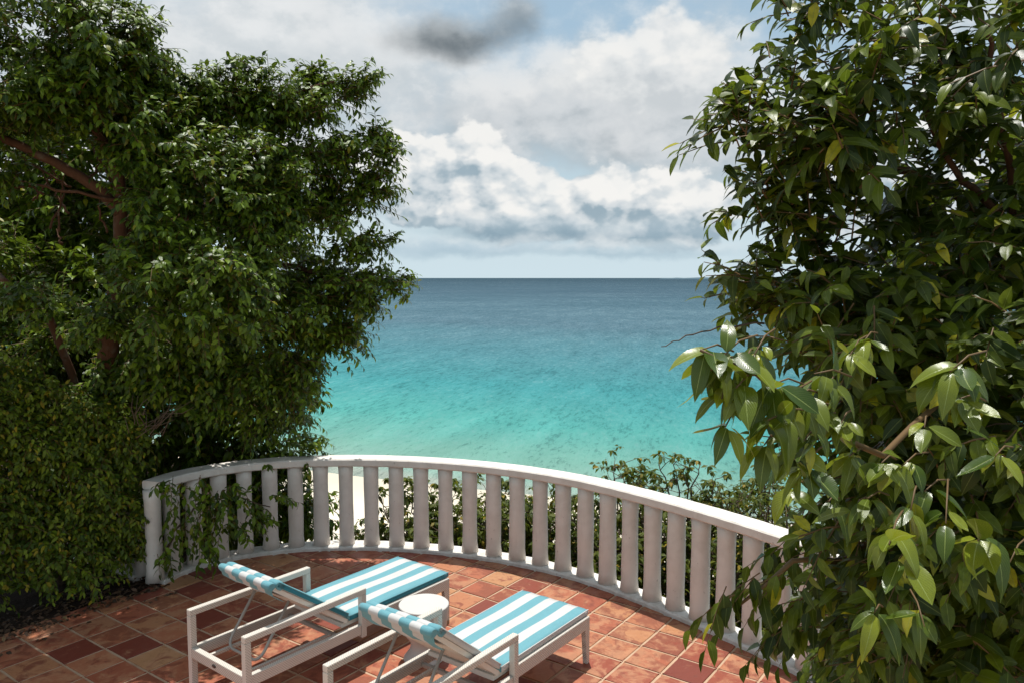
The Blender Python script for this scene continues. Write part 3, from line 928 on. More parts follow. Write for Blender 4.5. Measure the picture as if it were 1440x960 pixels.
left_lobes = [
    LY(455, 128, 7.5, .42, .5, .20), LB(505, 112, 7.9, .30, .25, .09, 1.6), LB(555, 393, 7.9, .22, .25, .06, 1.8), LB(535, 268, 7.9, .26, .25, .10, 1.4), LB(545, 205, 7.9, .18, .25, .12, 1.4), LB(530, 338, 7.9, .20, .25, .07, 1.6), LB(505, 425, 7.9, .28, .25, .10, 1.4), LY(350, 135, 7.4, .60, .8, .30), LY(265, 150, 7.2, .40, .7, .28), LY(300, 128, 7.2, .36, .6, .22), LY(235, 118, 7.0, .30, .6, .22), LY(400, 150, 7.5, .5, .6, .28),
    LY(498, 212, 7.5, .36, .5, .22), LY(420, 225, 7.5, .65, .8, .36), LY(480, 278, 7.5, .44, .5, .24), LY(405, 300, 7.4, .60, .7, .4),
    LY(500, 345, 7.5, .28, .4, .12), LY(515, 392, 7.5, .38, .45, .13), LY(455, 385, 7.5, .50, .6, .22), LB(405, 430, 7.5, .72, .5, .4),
    LB(478, 470, 7.7, .29, .35, .22), LB(428, 535, 7.7, .32, .35, .3), LB(385, 580, 7.9, .5, .35, .3), LB(440, 622, 8.2, .20, .3, .10),
    LY(300, 260, 7.0, .85, .9, .65), LY(280, 400, 6.9, .80, .8, .6), LB(330, 510, 7.5, .8, .45, .5), LB(240, 490, 7.3, .65, .45, .4),
    LY(215, 180, 6.7, .45, .8, .45),
    LY(140, 60, 6.2, .45, .8, .55), LY(180, 45, 6.4, .26, .5, .34), LY(195, 95, 6.6, .28, .5, .25), LB(150, 450, 6.7, .40, .25, .16, 1.3), LB(70, 420, 6.9, .35, .25, .14, 1.2), LB(175, 400, 6.75, .14, .2, .12, 1.2), LY(40, 40, 6.0, .8, .9, .7), LY(25, 150, 6.2, .45, .7, .30), LY(95, 135, 6.3, .40, .7, .25),
    LB(-20, 350, 7.4, .25, .5, .35), LB(60, 490, 7.8, .8, .5, .34), LB(170, 500, 7.7, .8, .5, .36), LY(230, 330, 6.9, .30, .5, .35), LB(20, 440, 7.6, .5, .4, .26, .7),
    LY(60, -120, 6.9, 1.0, .9, .5, .7), LY(-150, 100, 6.3, 1.0, 1.2, 1.2, .7), LB(-200, 400, 7.8, 1.0, .8, 1.0, .7),
]
for q in range(95):
    px = RNG.uniform(10, 540); py = RNG.uniform(90, 600)
    if px > 480 and not (180 < py < 300 or 360 < py < 420): continue
    if px > 400 and py > 560 or (px < 240 and py < 150 and RNG.uniform() < .5): continue
    if 30 < px < 190 and 190 < py < 400: continue
    if py > 440:
        left_lobes.append(LB(px, py, 7.2 + max(0, px - 250) * .0014, .18, .15, .10, 2.2)); continue
    left_lobes.append(LY(px, py, 6.75 + px * 0.0011, .17, .15, .09, 2.2))
left_back = [LB(250, 330, 9.2, 2.0, .9, 1.6), LB(60, 280, 9.5, 2.0, .9, 2.0), LB(330, 560, 8.9, 1.0, .7, .9), LB(425, 720, 8.9, .40, .4, .55), LB(360, 720, 8.7, .55, .45, .8), LB(270, 730, 8.6, .6, .45, .9),
             LB(160, 560, 8.4, 1.2, .7, 1.0), LB(280, 640, 8.6, .9, .35, .35), LB(370, 640, 8.7, .6, .35, .32), LB(50, 400, 8.3, .9, .4, .6), LB(40, 520, 8.3, 1.2, .6, 1.0)]
holes = [(at(100, 270, 6.3), np.array([.40, .75, .36])), (at(165, 315, 6.4), np.array([.14, .6, .28]))]
L = Leaves(); tw = MB(); ORG = np.array([-4.0, 7.8, 2.2])
lobes_fill(L, tw, left_lobes, ORG, 88, 0.27, 10, 0.082, 0.36, 0.22, holes, 2.6, tuft=7)
lobes_fill(L, tw, left_back, ORG, 50, 0.42, 10, 0.13, 0.4, 0.3, (), 1.6)
build_foliage(lt, L, TPL_2, M['leaf_left'], 300, 'foliage', tpl_hi=[leaf_tpl(4, 0.25, 0.26, 0.62), leaf_tpl(4, 0.45, 0.20, 0.58), leaf_tpl(4, 0.10, 0.30, 0.66)])
o = tw.build('twigs', M['twig'], lt, LT); o['kind'] = 'stuff'
print('left tree leaves', len(L.p))

# ------------------------------------------------------------------ hedge along the left edge
HD = (-4.3, 6.6, 0.0)
hd = empty('hedge', HD); tag(hd, 'leafy yellow green hedge standing in the soil bed left of the terrace', 'hedge')
L = Leaves(); tw = MB()
h0 = np.array([-5.3, 4.9]); h1 = np.array([-3.52, 7.15]); hn = np.array([-(h1 - h0)[1], (h1 - h0)[0]]); hn /= np.linalg.norm(hn)   # hn points away from terrace
for q in range(6500):
    s = RNG.uniform(-0.12, 1.0); t = RNG.uniform() ** 1.8
    zmax = 2.10 - 0.50 * max(0, s - 0.72) / 0.28 + 0.15 * math.sin(s * 13)
    z = 0.18 + (zmax - 0.18) * RNG.uniform() ** 0.9
    bul = 0.16 * math.sin(s * 17 + z * 3) * math.sin(z * 4 + s * 5)
    p2 = h0 + (h1 - h0) * s + hn * (0.02 + 0.75 * t + 0.10 * (z - 1.0) + bul)
    dirn = np.array([-hn[0] * 0.8, -hn[1] * 0.8, 0.35]) + rnd3(0.45)
    spray(L, tw, np.array([*p2, z]), dirn, RNG.uniform(.14, .30), int(RNG.integers(6, 11)), 0.064, 0.45, 0.35, face=np.array([-hn[0], -hn[1], 0]))
build_foliage(hd, L, TPL_LO + TPL[:1], M['leaf_hedge'], 300, 'foliage', tpl_hi=TPL)
o = tw.build('twigs', M['twig'], hd, HD); o['kind'] = 'stuff'
for q in range(9):
    s = (q + RNG.uniform(.2, .8)) / 9; pb = h0 + (h1 - h0) * s + hn * 0.45
    b = MB(); top = pb + rnd3(.15)[:2]
    b.tube(wig([(pb[0], pb[1], -0.02), ((pb + top)[0] / 2, (pb + top)[1] / 2, .7), (top[0], top[1], 1.6)], .02), list(np.linspace(.03, .01, 13)), 6); b.build('stem', M['bark_grey'], hd, HD)
b = MB()
for q in range(26):
    s = at(205 + RNG.uniform(-25, 25), 597 + RNG.uniform(-18, 20), 6.35); e = s + np.array([RNG.uniform(-.05, .35), RNG.uniform(-.1, .15), RNG.uniform(.0, .28)])
    b.tube([s, (s + e) / 2 + rnd3(.02), e], [.004, .003, .0015], 4)
o = b.build('bare_twigs', M['bark_grey'], hd, HD); o['kind'] = 'stuff'

# dry leaves lying under the hedge
L = Leaves()
for q in range(1500):
    s = RNG.uniform(-0.1, 1.0); tt = RNG.uniform() ** 1.5
    ed = np.array([-4.75, 4.9]) + (np.array([-3.27, 6.97]) - np.array([-4.75, 4.9])) * s
    p2 = ed + np.array([-0.81, 0.58]) * (-0.10 + 0.55 * tt if RNG.uniform() < .93 else -0.3)
    L.add(np.array([*p2, 0.002 + RNG.uniform(0, .02)]), np.array([*RNG.normal(size=2), RNG.normal() * .15]), np.array([RNG.normal() * .4, RNG.normal() * .4, 1]), RNG.uniform(.03, .07))
p, a, n, l = L.arrays()
tag(link('leaf_litter', foliage_mesh('leaf_litter', p, a, n, l, TPL_LO, M['litter'])), 'brown dry leaves scattered along the soil edge under the hedge', 'leaf litter', kind='stuff')

# ------------------------------------------------------------------ creeper through the railing
CR = (-3.05, 7.25, 0.0)
cr = empty('climbing_plant', CR); tag(cr, 'green creeper hanging in front of the leftmost white balusters', 'creeper')
L = Leaves(); tw = MB()
for (px, py, Y, dx_, dz_, ln, k) in [(235, 685, 6.95, .2, -.1, .3, 3), (255, 700, 7.0, .1, -.5, .35, 4), (285, 690, 7.1, .1, -.6, .35, 5), (300, 720, 7.15, .0, -1, .35, 5), (270, 740, 7.0, .1, -.8, .3, 4), (245, 725, 6.95, .1, -.5, .3, 4), (285, 760, 7.05, .2, -.7, .3, 4),
                                (310, 765, 7.15, -.1, -.9, .25, 3), (235, 775, 6.92, .1, -.8, .25, 3), (330, 690, 7.25, .4, -.2, .25, 4), (315, 705, 7.2, .2, -.6, .3, 4), (340, 715, 7.3, .4, -.3, .3, 3), (360, 725, 7.4, .8, -.1, .3, 4), (385, 705, 7.5, .8, .15, .25, 3), (345, 745, 7.3, .5, -.5, .2, 3), (255, 755, 6.95, .1, -.8, .3, 3), (330, 740, 7.25, .2, -.4, .25, 3), (372, 662, 7.55, .3, .3, .12, 1)]:
    for q in range(k + k // 3):
        p = at(px, py - 12, Y - 0.06) + rnd3(0.05)
        spray(L, tw, p, np.array([dx_, -0.25, dz_]) + rnd3(.3), ln * RNG.uniform(.55, 1.0), 9, 0.085, 0.22, 0.3, 0.0025)
build_foliage(cr, L, TPL, M['leaf_left'], 300, 'foliage', tpl_hi=TPL)
o = tw.build('twigs', M['twig'], cr, CR); o['kind'] = 'stuff'
b = MB(); b.tube(wig([(-3.5, 7.3, 0), at(240, 760, 7.05), at(290, 700, 7.2), at(380, 712, 7.5)], .02), list(np.linspace(.014, .005, 13)), 6); b.build('stem', M['bark_grey'], cr, CR)

# ------------------------------------------------------------------ right tree
RT = (2.55, 3.1, -0.5)
rt = empty('broadleaf_tree', RT); tag(rt, 'glossy broad leaved tree filling the right side beside the railing', 'tree')
limb('trunk', [(2.55, 3.1, -0.5), (2.45, 3.05, 1.0), (2.3, 3.0, 2.2), (2.15, 2.95, 3.2)], 0.13, 0.07, rt, RT, M['bark'], 12)
limb('branch', [(2.3, 3.0, 2.2), at(1420, 560, 2.8), at(1330, 560, 2.3), at(1240, 640, 1.8), at(1150, 580, 1.62), at(1085, 545, 1.52), at(1030, 510, 1.47), at(985, 492, 1.45)], 0.011, 0.003, rt, RT, M['twig'], 7, 0.004)
limb('branch', [(2.15, 2.95, 3.2), at(1437, 330, 2.8), at(1418, 230, 2.7), at(1395, 120, 2.6), at(1386, 45, 2.55)], 0.016, 0.007, rt, RT, M['bark'], 7, 0.006)
limb('branch', [at(1437, 330, 2.8), at(1382, 280, 2.75), at(1342, 235, 2.7), at(1300, 150, 2.7), at(1275, 110, 2.7)], 0.016, 0.006, rt, RT, M['bark'], 7, 0.006)
limb('branch', [(2.2, 3.0, 2.4), at(1330, 450, 2.9), at(1240, 453, 2.9), at(1130, 440, 2.9), at(1060, 400, 2.8)], 0.022, 0.006, rt, RT, M['bark'], 7, 0.008)
limb('branch', [(2.2, 3.0, 2.6), at(1340, 270, 3.0), at(1210, 235, 3.0), at(1110, 190, 2.9), at(1020, 120, 2.8)], 0.022, 0.006, rt, RT, M['bark'], 7, 0.008)
limb('branch', [(2.3, 3.0, 2.1), at(1300, 700, 2.6), at(1200, 780, 2.6), at(1120, 790, 2.5), at(1040, 850, 2.5)], 0.02, 0.005, rt, RT, M['twig'], 7, 0.006)
limb('bare_twig', [at(1075, 455, 2.6), at(1010, 462, 2.6), at(965, 472, 2.55), at(930, 487, 2.5)], 0.004, 0.0015, rt, RT, M['twig_dark'], 5, 0.004)

right_lobes = [
    LB(1120, 20, 2.8, .15, .3, .16), LB(1060, 130, 2.8, .16, .3, .16), LB(1030, 155, 2.75, .12, .25, .12), LB(1140, 130, 2.7, .26, .4, .26, .8), LB(1120, 205, 2.7, .22, .35, .15),
    LB(1075, 275, 2.8, .16, .3, .13), LB(1120, 290, 2.8, .24, .35, .16), LB(1250, 50, 2.8, .40, .5, .24, .4), LB(1380, 60, 2.7, .36, .6, .34, .7), LB(1400, 200, 2.8, .30, .5, .30, .7), LB(1290, 180, 2.9, .3, .4, .22, .3),
    LB(1240, 300, 3.0, .28, .4, .18, .35), LB(1370, 330, 2.9, .4, .5, .3), LB(1060, 395, 2.8, .16, .3, .16), LB(1110, 430, 2.8, .2, .35, .16), LB(1140, 370, 2.9, .22, .35, .16, .8),
    LB(1240, 420, 2.7, .4, .5, .24), LB(1380, 450, 2.5, .4, .5, .34), LB(1200, 500, 2.5, .26, .45, .2), LB(1300, 560, 2.5, .42, .5, .3),
    LB(1400, 650, 2.4, .4, .5, .4), LB(1220, 680, 2.5, .28, .45, .3), LB(1300, 800, 2.5, .36, .5, .4), LB(1200, 800, 2.8, .16, .4, .3), LB(1400, 880, 2.5, .4, .5, .45), LB(1240, 920, 2.8, .28, .5, .3), LB(1190, 930, 3.2, .18, .3, .25),
    LB(1330, 1100, 2.6, .5, .5, .6, .5), LB(1600, 300, 2.6, .6, .7, .9, .5), LB(1620, 800, 2.4, .6, .7, .9, .5), LB(1320, -130, 3.1, .6, .5, .40, 1.2), LB(1500, -120, 3.1, .6, .5, .5, 1.2),
]
right_back = [LB(1330, 500, 3.9, .75, .5, .7), LB(1330, 800, 3.8, .65, .5, .9), LB(1420, 200, 4.0, .5, .5, .8, .35), LB(1300, 440, 3.8, .5, .4, .35, .6)]


def in_view_corridor(p):
    """leaves keep out of the air right in front of the terrace opening"""
    return False


L = Leaves(); tw = MB(); ORG = np.array([2.3, 3.0, 2.2])
lobes_fill(L, tw, right_lobes, ORG, 74, 0.19, 7, 0.092, 0.26, 0.22, (), 2.2, tuft=5)
lobes_fill(L, tw, right_back, ORG, 60, 0.24, 8, 0.11, 0.4, 0.3, (), 1.6)
# leaves hanging over the railing, lower left of the tree
for (px, py, Y, k) in [(1040, 835, 2.5, 2), (1010, 850, 2.45, 2), (1075, 830, 2.5, 2), (1100, 800, 2.6, 3), (1110, 860, 2.55, 3), (1125, 900, 2.6, 3), (1085, 900, 2.55, 2), (1130, 760, 2.6, 3), (1150, 840, 2.7, 4), (1160, 720, 2.5, 3)]:
    for q in range(k):
        spray(L, tw, at(px + 25, py - 25, Y) + rnd3(.02), np.array([-.8, -.1, -.35]) + rnd3(.25), .17, 6, 0.098, 0.9, 0.4, 0.002)
build_foliage(rt, L, TPL, M['leaf_right'], 150, 'foliage', tpl_hi=TPL_HI)
print('right tree leaves', len(L.p))
# bough nearest the camera, sunlight put into its leaf colour: rosettes of hanging leaves
NL = Leaves()
ros = [(985, 492, 1.45, 7, .10), (1012, 505, 1.46, 6, .10), (1045, 512, 1.47, 8, .105), (1085, 540, 1.5, 8, .105), (1035, 545, 1.44, 6, .10), (1120, 558, 1.55, 8, .10), (1150, 580, 1.6, 7, .095), (1020, 600, 1.44, 5, .105),
       (1080, 590, 1.46, 7, .10), (1130, 620, 1.52, 7, .10), (1165, 545, 1.6, 7, .095), (1195, 500, 1.7, 6, .095), (1215, 480, 1.75, 6, .095), (1335, 523, 1.5, 11, .10), (1350, 560, 1.52, 7, .10), (1300, 600, 1.7, 5, .10), (1195, 640, 1.65, 7, .10), (1240, 650, 1.6, 6, .10),
       (1268, 655, 1.6, 5, .10), (1130, 660, 1.55, 6, .09), (1105, 690, 1.6, 5, .085), (1165, 705, 1.65, 5, .09), (1250, 765, 1.42, 7, .105), (1265, 785, 1.42, 4, .11), (1330, 735, 1.5, 5, .10), (1375, 760, 1.5, 6, .105), (1300, 690, 1.6, 4, .10), (1400, 640, 1.6, 5, .10), (1420, 790, 1.6, 4, .10), (1230, 860, 1.7, 5, .10), (1300, 880, 1.6, 5, .10), (1200, 720, 1.6, 4, .10), (1000, 520, 1.45, 6, .075), (1060, 500, 1.5, 6, .08), (1100, 575, 1.5, 6, .085), (1015, 560, 1.45, 5, .085), (1145, 525, 1.6, 6, .08), (1180, 600, 1.6, 6, .085), (1110, 640, 1.52, 6, .085), (1075, 625, 1.48, 5, .085), (1280, 720, 1.55, 5, .085), (1220, 700, 1.6, 5, .085)]
tb = MB()
for (px, py, Y, k, ls) in ros:
    c0 = at(px, py, Y); src = c0 + np.array([RNG.uniform(.05, .12), RNG.uniform(.05, .16), RNG.uniform(-.02, .05)])
    tb.tube([src, (src + c0) / 2 + np.array([0, 0, .012]), c0], [.0022, .0020, .0014], 5)
    for q in range(k):
        ang = 2 * math.pi * (q + RNG.uniform(-.3, .3)) / k + 0.4
        hx = np.array([math.cos(ang), math.sin(ang), 0]); base = c0 + (src - c0) * RNG.uniform(0, .45)
        a = hx * RNG.uniform(.55, .95) + np.array([-.15, -.25, -RNG.uniform(.20, .75)]) + rnd3(.12)
        if q == 0 and RNG.uniform() < .4: a = np.array([-.3, -.2, .5]) + rnd3(.3)
        pet = a / np.linalg.norm(a); 
        nn = np.array([hx[0] * .45 - .1, hx[1] * .4 - .40, 1.0]) + rnd3(.20)
        NL.add(base + pet * .008, a, nn, 0.88 * ls * RNG.choice([RNG.uniform(.5, .75), RNG.uniform(.75, 1.0), RNG.uniform(.9, 1.1)]))
build_foliage(rt, NL, TPL_HI, M['leaf_near'], 150, 'sunlit_foliage', tpl_hi=TPL_HI)
tb.build('leaf_twigs', M['twig'], rt, RT)['kind'] = 'stuff'
o = tw.build('twigs', M['twig'], rt, RT); o['kind'] = 'stuff'
print('near leaves', len(NL.p))


# ------------------------------------------------------------------ shrubs on the slope beyond the railing
def shrub(name, base, height, spread, stems, leaf, label, group=None, dense=1.0, mat='leaf_shrub', red=0, rosette=True):
    r = empty(name, base); tag(r, label, 'shrub', group)
    L = Leaves(); st = MB(); B = np.array(base)
    for s in range(stems):
        ang = RNG.uniform(0, 2 * math.pi); rad = spread * RNG.uniform(.2, 1) ** .7
        tip = B + np.array([math.cos(ang) * rad, math.sin(ang) * rad * .8, height * RNG.uniform(.55, 1.0)])
        mid = B + (tip - B) * .55 + np.array([0, 0, .12 * height]) + rnd3(.08)
        P = wig([B + rnd3(.05) * np.array([1, 1, 0]), mid, tip], .02, 10); st.tube(P, list(np.linspace(.018, .005, len(P))), 5)
        for q in range(int(7 * dense)):
            i0 = int(RNG.integers(len(P) // 3, len(P))); s0 = P[i0]
            e = s0 + np.array([RNG.normal() * .22, RNG.normal() * .18, RNG.uniform(.02, .30)]) * (0.7 if i0 > len(P) * .8 else 1)
            st.tube([s0, (s0 + e) / 2 + rnd3(.02), e], [.005, .004, .0025], 4, False)
            for c_ in range(2):
                cc = e + rnd3(.05) * (c_ > 0)
                for w in range(int(RNG.integers(5, 9))):
                    a_ = RNG.uniform(0, 6.28); a = np.array([math.cos(a_), math.sin(a_), RNG.uniform(-1.1, .25)])
                    L.add(cc + a * .008, a, np.array([0, 0, 1.]) + a * np.array([.4, .4, 0]) + rnd3(.3), leaf * RNG.uniform(.7, 1.15))
    p, a, n, l = L.arrays()
    o = link('foliage', foliage_mesh('foliage', p - B, a, n, l, TPL_LO, M[mat]), r); o['kind'] = 'stuff'
    o = st.build('stems', M['bark_grey'], r, base); o['kind'] = 'stuff'
    if red:
        RL = Leaves()
        for q in range(red):
            RL.add(B + np.array([0, 0, height * .5]) + rnd3(.06), rnd3() + np.array([0, 0, -.3]), rnd3(.4) + np.array([0, -.6, .8]), .10)
        p, a, n, l = RL.arrays(); ob = link('red_leaves', foliage_mesh('red_leaves', p - B, a, n, l, TPL, M['leaf_red']), r); ob['kind'] = 'stuff'
    return r


low = ['small dark shrub seen between the balusters furthest left of the beach gap', 'green shrub behind the balusters beyond the foot of the left lounger', 'leafy shrub behind the balusters just right of the left lounger foot end',
       'dense dark shrub behind the balusters straight above the round side table', 'dark shrub with a few red leaves behind the balusters', 'green shrub behind the balusters above the striped foot end of the front lounger',
       'shrub behind the balusters just right of the front lounger foot end', 'shrub with gaps of pale sand behind the balusters in the right half of the rail', 'dark shrub behind the balusters left of the hanging leaf sprays', 'shrub behind the last balusters covered by the right tree']
grp = 'shrubs beyond the balusters'
for k_, (px, Y, top, sp, st_, dn) in enumerate([(525, 9.6, 735, .45, 6, 1.0), (600, 9.2, 692, .55, 9, 1.3), (655, 9.0, 700, .5, 9, 1.4), (715, 8.8, 690, .5, 9, 1.4), (775, 8.7, 705, .5, 8, 1.3), (835, 8.4, 705, .5, 8, 1.2), (895, 8.2, 720, .45, 7, 1.0), (955, 8.0, 745, .45, 7, 1.0), (1010, 7.7, 770, .45, 7, 1.0), (1070, 7.4, 790, .5, 8, 1.2)]):
    tp = at(px, top, Y); bz = tp[2] - 1.9
    shrub('slope_shrub', (tp[0], Y, bz), tp[2] - bz, sp + .1, st_ + 12, .090, low[k_], grp, dn * 1.5, red=12 if px == 775 else 0)
for (px, Y, top, sp, st_, lf, lab, dn) in [
        (905, 8.9, 648, .55, 30, .085, 'tall green shrub showing above the rail, leftmost of those at its right half', 1.1), (985, 8.6, 645, .50, 24, .085, 'open green shrub with dark stems showing above the rail beside the near bough', .8),
        (1055, 8.3, 642, .50, 24, .085, 'sparse shrub with small leaf rosettes showing above the rail behind the near bough', .8), (1080, 7.6, 685, .55, 36, .065, 'fine leaved olive brown shrub meeting the rail where the right tree covers it', 1.6)]:
    tp = at(px, top, Y); bz = tp[2] - 2.3
    shrub('slope_shrub', (tp[0], Y, bz), tp[2] - bz, sp, st_, lf, lab, grp, dn)

# ------------------------------------------------------------------ sun loungers
W = 0.70; LL = 1.93


def curve_slab(prof_top, thick, v0, v1, nv=2):
    pass


def stripe_cushion(root, name, profile, thick, v0, v1, stripes, side_mat, mats, offs=0.0):
    """cushion made of lengthwise stripes; profile = list of (u, z) of its underside, thickness measured along the normal.
    The first mesh is the cushion, each coloured stripe is a material slot of it."""
    me = bpy.data.meshes.new(name); bm = bmesh.new()
    P = np.array(profile); T = np.gradient(P, axis=0); T /= np.linalg.norm(T, axis=1)[:, None]; N = np.c_[-T[:, 1], T[:, 0]]
    s = np.r_[0, np.cumsum(np.linalg.norm(np.diff(P, axis=0), axis=1))]; Ltot = s[-1]
    edge = 0.022
    vs = [v0, v0 + edge * .3, v0 + edge]
    k = len(stripes)
    bounds = np.linspace(v0, v1, k + 1)
    for i in range(1, k):
        vs += [bounds[i]]
        vs += [(bounds[i] + bounds[i + 1]) / 2] if i < k - 1 else []
    vs += [(bounds[0] + bounds[1]) / 2, (bounds[k - 1] + bounds[k]) / 2, v1 - edge, v1 - edge * .3, v1]
    vs = sorted(set(round(x, 5) for x in vs))
    def infl(v, q):   # rounded shoulders across and at the ends
        e = min(v - v0, v1 - v) / edge; e = max(0, min(1, e)); e2 = max(0, min(1, min(q, Ltot - q) / edge))
        f1 = math.sqrt(max(0, 1 - (1 - e) ** 2)); f2 = math.sqrt(max(0, 1 - (1 - e2) ** 2))
        return 0.80 + 0.20 * min(f1, f2)
    rows_t = []; rows_b = []
    for i in range(len(P)):
        rt_ = []; rb = []
        for v in vs:
            h = thick * infl(v, s[i]); pl = 0.006 * math.sin(s[i] * 9 + v * 5) + 0.004 * math.sin(v * 40)
            q = P[i] + N[i] * (h + pl * .5); rt_.append(bm.verts.new((q[0], v, q[1]))); q = P[i] + N[i] * (thick * 0.5 * (1 - infl(v, s[i]))); rb.append(bm.verts.new((q[0], v, q[1])))
        rows_t.append(rt_); rows_b.append(rb)
    def mi(v):
        i = min(k - 1, max(0, int((v - v0) / (v1 - v0) * k))); return stripes[i]
    nv = len(vs)
    for i in range(len(P) - 1):
        for j in range(nv - 1):
            vm = (vs[j] + vs[j + 1]) / 2
            f = bm.faces.new((rows_t[i][j], rows_t[i + 1][j], rows_t[i + 1][j + 1], rows_t[i][j + 1])); f.material_index = mi(vm); f.smooth = True
            f = bm.faces.new((rows_b[i][j], rows_b[i][j + 1], rows_b[i + 1][j + 1], rows_b[i + 1][j])); f.material_index = 1
        for rr_, j in ((0, 0), (1, nv - 1)):
            q = (rows_t[i][j], rows_b[i][j], rows_b[i + 1][j], rows_t[i + 1][j]); f = bm.faces.new(q if j == 0 else q[::-1]); f.material_index = side_mat; f.smooth = True
    for i in (0, len(P) - 1):
        for j in range(nv - 1):
            q = (rows_t[i][j], rows_t[i][j + 1], rows_b[i][j + 1], rows_b[i][j]); f = bm.faces.new(q if i == 0 else q[::-1]); f.material_index = mi((vs[j] + vs[j + 1]) / 2)
    bmesh.ops.recalc_face_normals(bm, faces=bm.faces)
    bm.to_mesh(me); bm.free()
    for m_ in mats: me.materials.append(m_)
    return link(name, me, root)


def make_lounger(loc, ang, label, back_deg, side_mat):
    """local frame: +x towards the foot end, +y to the LEFT of it (so the right arm is at negative y); origin at the rear left post"""
    r = empty('sun_lounger', loc, ang); tag(r, label, 'sun lounger', 'loungers on the terrace')
    wk = M['wicker']; bw = 0.046
    for side, y in (('l', -bw / 2), ('r', -(W - bw / 2))):
        b = MB(); b.beam((bw / 2, y, 0.0), (bw / 2, y, 0.536), bw, bw, .005, (1, 0, 0)); b.build('rear_leg', wk, r)
        b = MB(); b.beam((0.0, y, 0.558), (1.005, y, 0.558), bw, 0.044, .006); b.build('armrest', wk, r)
        b = MB(); b.beam((0.982, y, 0.215), (0.982, y, 0.536), bw, bw - .002, .005, (1, 0, 0)); b.build('arm_post', wk, r)
        yi = y + (-0.004 if y > -0.3 else 0.004)
        b = MB(); b.beam((bw + .001, yi, 0.277), (0.958, yi, 0.277), bw - .006, 0.075, .005); b.build('side_rail', wk, r)
        yo = y + (-.025 if y > -.3 else .025)
        b = MB(); b.beam((1.006, yo, 0.310), (LL, yo, 0.310), bw - .004, 0.09, .006); b.build('seat_rail', wk, r)
        # tapered foot leg
        yy = -0.022 - .025 if y > -.3 else -(W - 0.022 - .025)
        v = []
        for z, w_ in ((0.0, .016), (0.267, .030)):
            cx_ = LL - .002 - w_
            v += [(cx_ - w_, yy - .018, z), (cx_ + w_, yy - .018, z), (cx_ + w_, yy + .018, z), (cx_ - w_, yy + .018, z)]
        b = MB(); b.add(v, [(3, 2, 1, 0), (4, 5, 6, 7), (0, 1, 5, 4), (1, 2, 6, 5), (2, 3, 7, 6), (3, 0, 4, 7)]); b.build('foot_leg', wk, r)
    b = MB(); b.beam((bw / 2, -bw - .001, 0.277), (bw / 2, -(W - bw - .001), 0.277), bw - .004, 0.07, .005); cb = b.build('rear_crossbar', wk, r)
    b = MB(); b.lathe([(0.001, 0), (.020, 0), (.020, .004), (.001, .004)], 16); o = b.build('badge', M['badge'], cb)
    o.scale = (1, 1.0, 1); o.rotation_euler = (0, -math.pi / 2, 0); o.location = (0.0012, -W * .47, 0.277); o.scale = (.62, 1.1, 1)
    b = MB(); b.beam((LL - .02, -.05 - .025, 0.310), (LL - .02, -(W - .05 - .025), 0.310), .03, 0.08, .005); b.build('foot_crossbar', wk, r)
    b = MB(); b.beam((.80, -.047, 0.262), (.80, -(W - .047), 0.262), .028, .028, .003); b.build('cross_brace', M['metal'], r)
    for y in (-.15, -(W - .15)):
        b = MB(); b.beam((.047, y, 0.262), (.785, y, 0.262), .024, .024, .003); b.build('notch_bar', wk, r)
    b = MB(); b.box(.83, LL - .03, -(W - .071), -.071, .318, .352, .004); b.build('seat_base', M['sling'], r)
    # reclining back: hinge at u = .85
    th = R(back_deg); hx, hz = .86, .345; bl = 0.77
    ax = np.array([-math.cos(th), math.sin(th)]); nrm_ = np.array([math.sin(th), math.cos(th)])   # up/front normal
    def bk(s, o): p = np.array([hx, hz]) + ax * s + nrm_ * o; return p
    # shell: gently dished sling panel on a frame, closed slab
    v = []; f = []; ns, nv = 10, 8; y0, y1 = -.06, -(W - .06)
    for layer in (0, 1):
        for i in range(ns + 1):
            s = bl * i / ns; dish = -0.018 * math.sin(math.pi * i / ns)
            for j in range(nv + 1):
                t = j / nv; y = y0 + (y1 - y0) * t; dd = dish * math.sin(math.pi * t) ** .5 if 0 < t < 1 else 0
                p = bk(s, dd + (0.0 if layer == 0 else .030)); v.append((p[0], y, p[1]))
    q = (ns + 1) * (nv + 1); w = nv + 1
    for i in range(ns):
        for j in range(nv):
            a_ = i * w + j; f.append((a_, a_ + w, a_ + w + 1, a_ + 1)); f.append((q + a_, q + a_ + 1, q + a_ + w + 1, q + a_ + w))
    for i in range(ns):
        f.append((i * w, q + i * w, q + (i + 1) * w, (i + 1) * w)); f.append((i * w + nv, (i + 1) * w + nv, q + (i + 1) * w + nv, q + i * w + nv))
    for j in range(nv):
        f.append((j, j + 1, q + j + 1, q + j)); e = ns * w + j; f.append((e, q + e, q + e + 1, e + 1))
    me = mesh('backrest', v, f, M['sling']); bm = bmesh.new(); bm.from_mesh(me); bmesh.ops.recalc_face_normals(bm, faces=bm.faces); bm.to_mesh(me); bm.free()
    me.polygons.foreach_set('use_smooth', [True] * len(me.polygons)); me.set_sharp_from_angle(angle=R(40)); back = link('backrest', me, r)
    # strut: U tube hinged on the shell
    pts = []
    A = bk(.50, -.004); Bp = np.array([.20, .288])
    yl, yr = -.16, -(W - .16)
    pts = [(A[0], yl, A[1]), (A[0] + (Bp[0] - A[0]) * .82, yl, A[1] + (Bp[1] - A[1]) * .82)]
    for k in range(1, 5):
        t = k / 4 * math.pi / 2; u0 = 1 - .18 * (1 - math.sin(t)); pts.append((A[0] + (Bp[0] - A[0]) * u0, yl - .07 * (1 - math.cos(t)), A[1] + (Bp[1] - A[1]) * u0))
    pts += [(p[0], yl + yr - p[1], p[2]) for p in pts[::-1]]
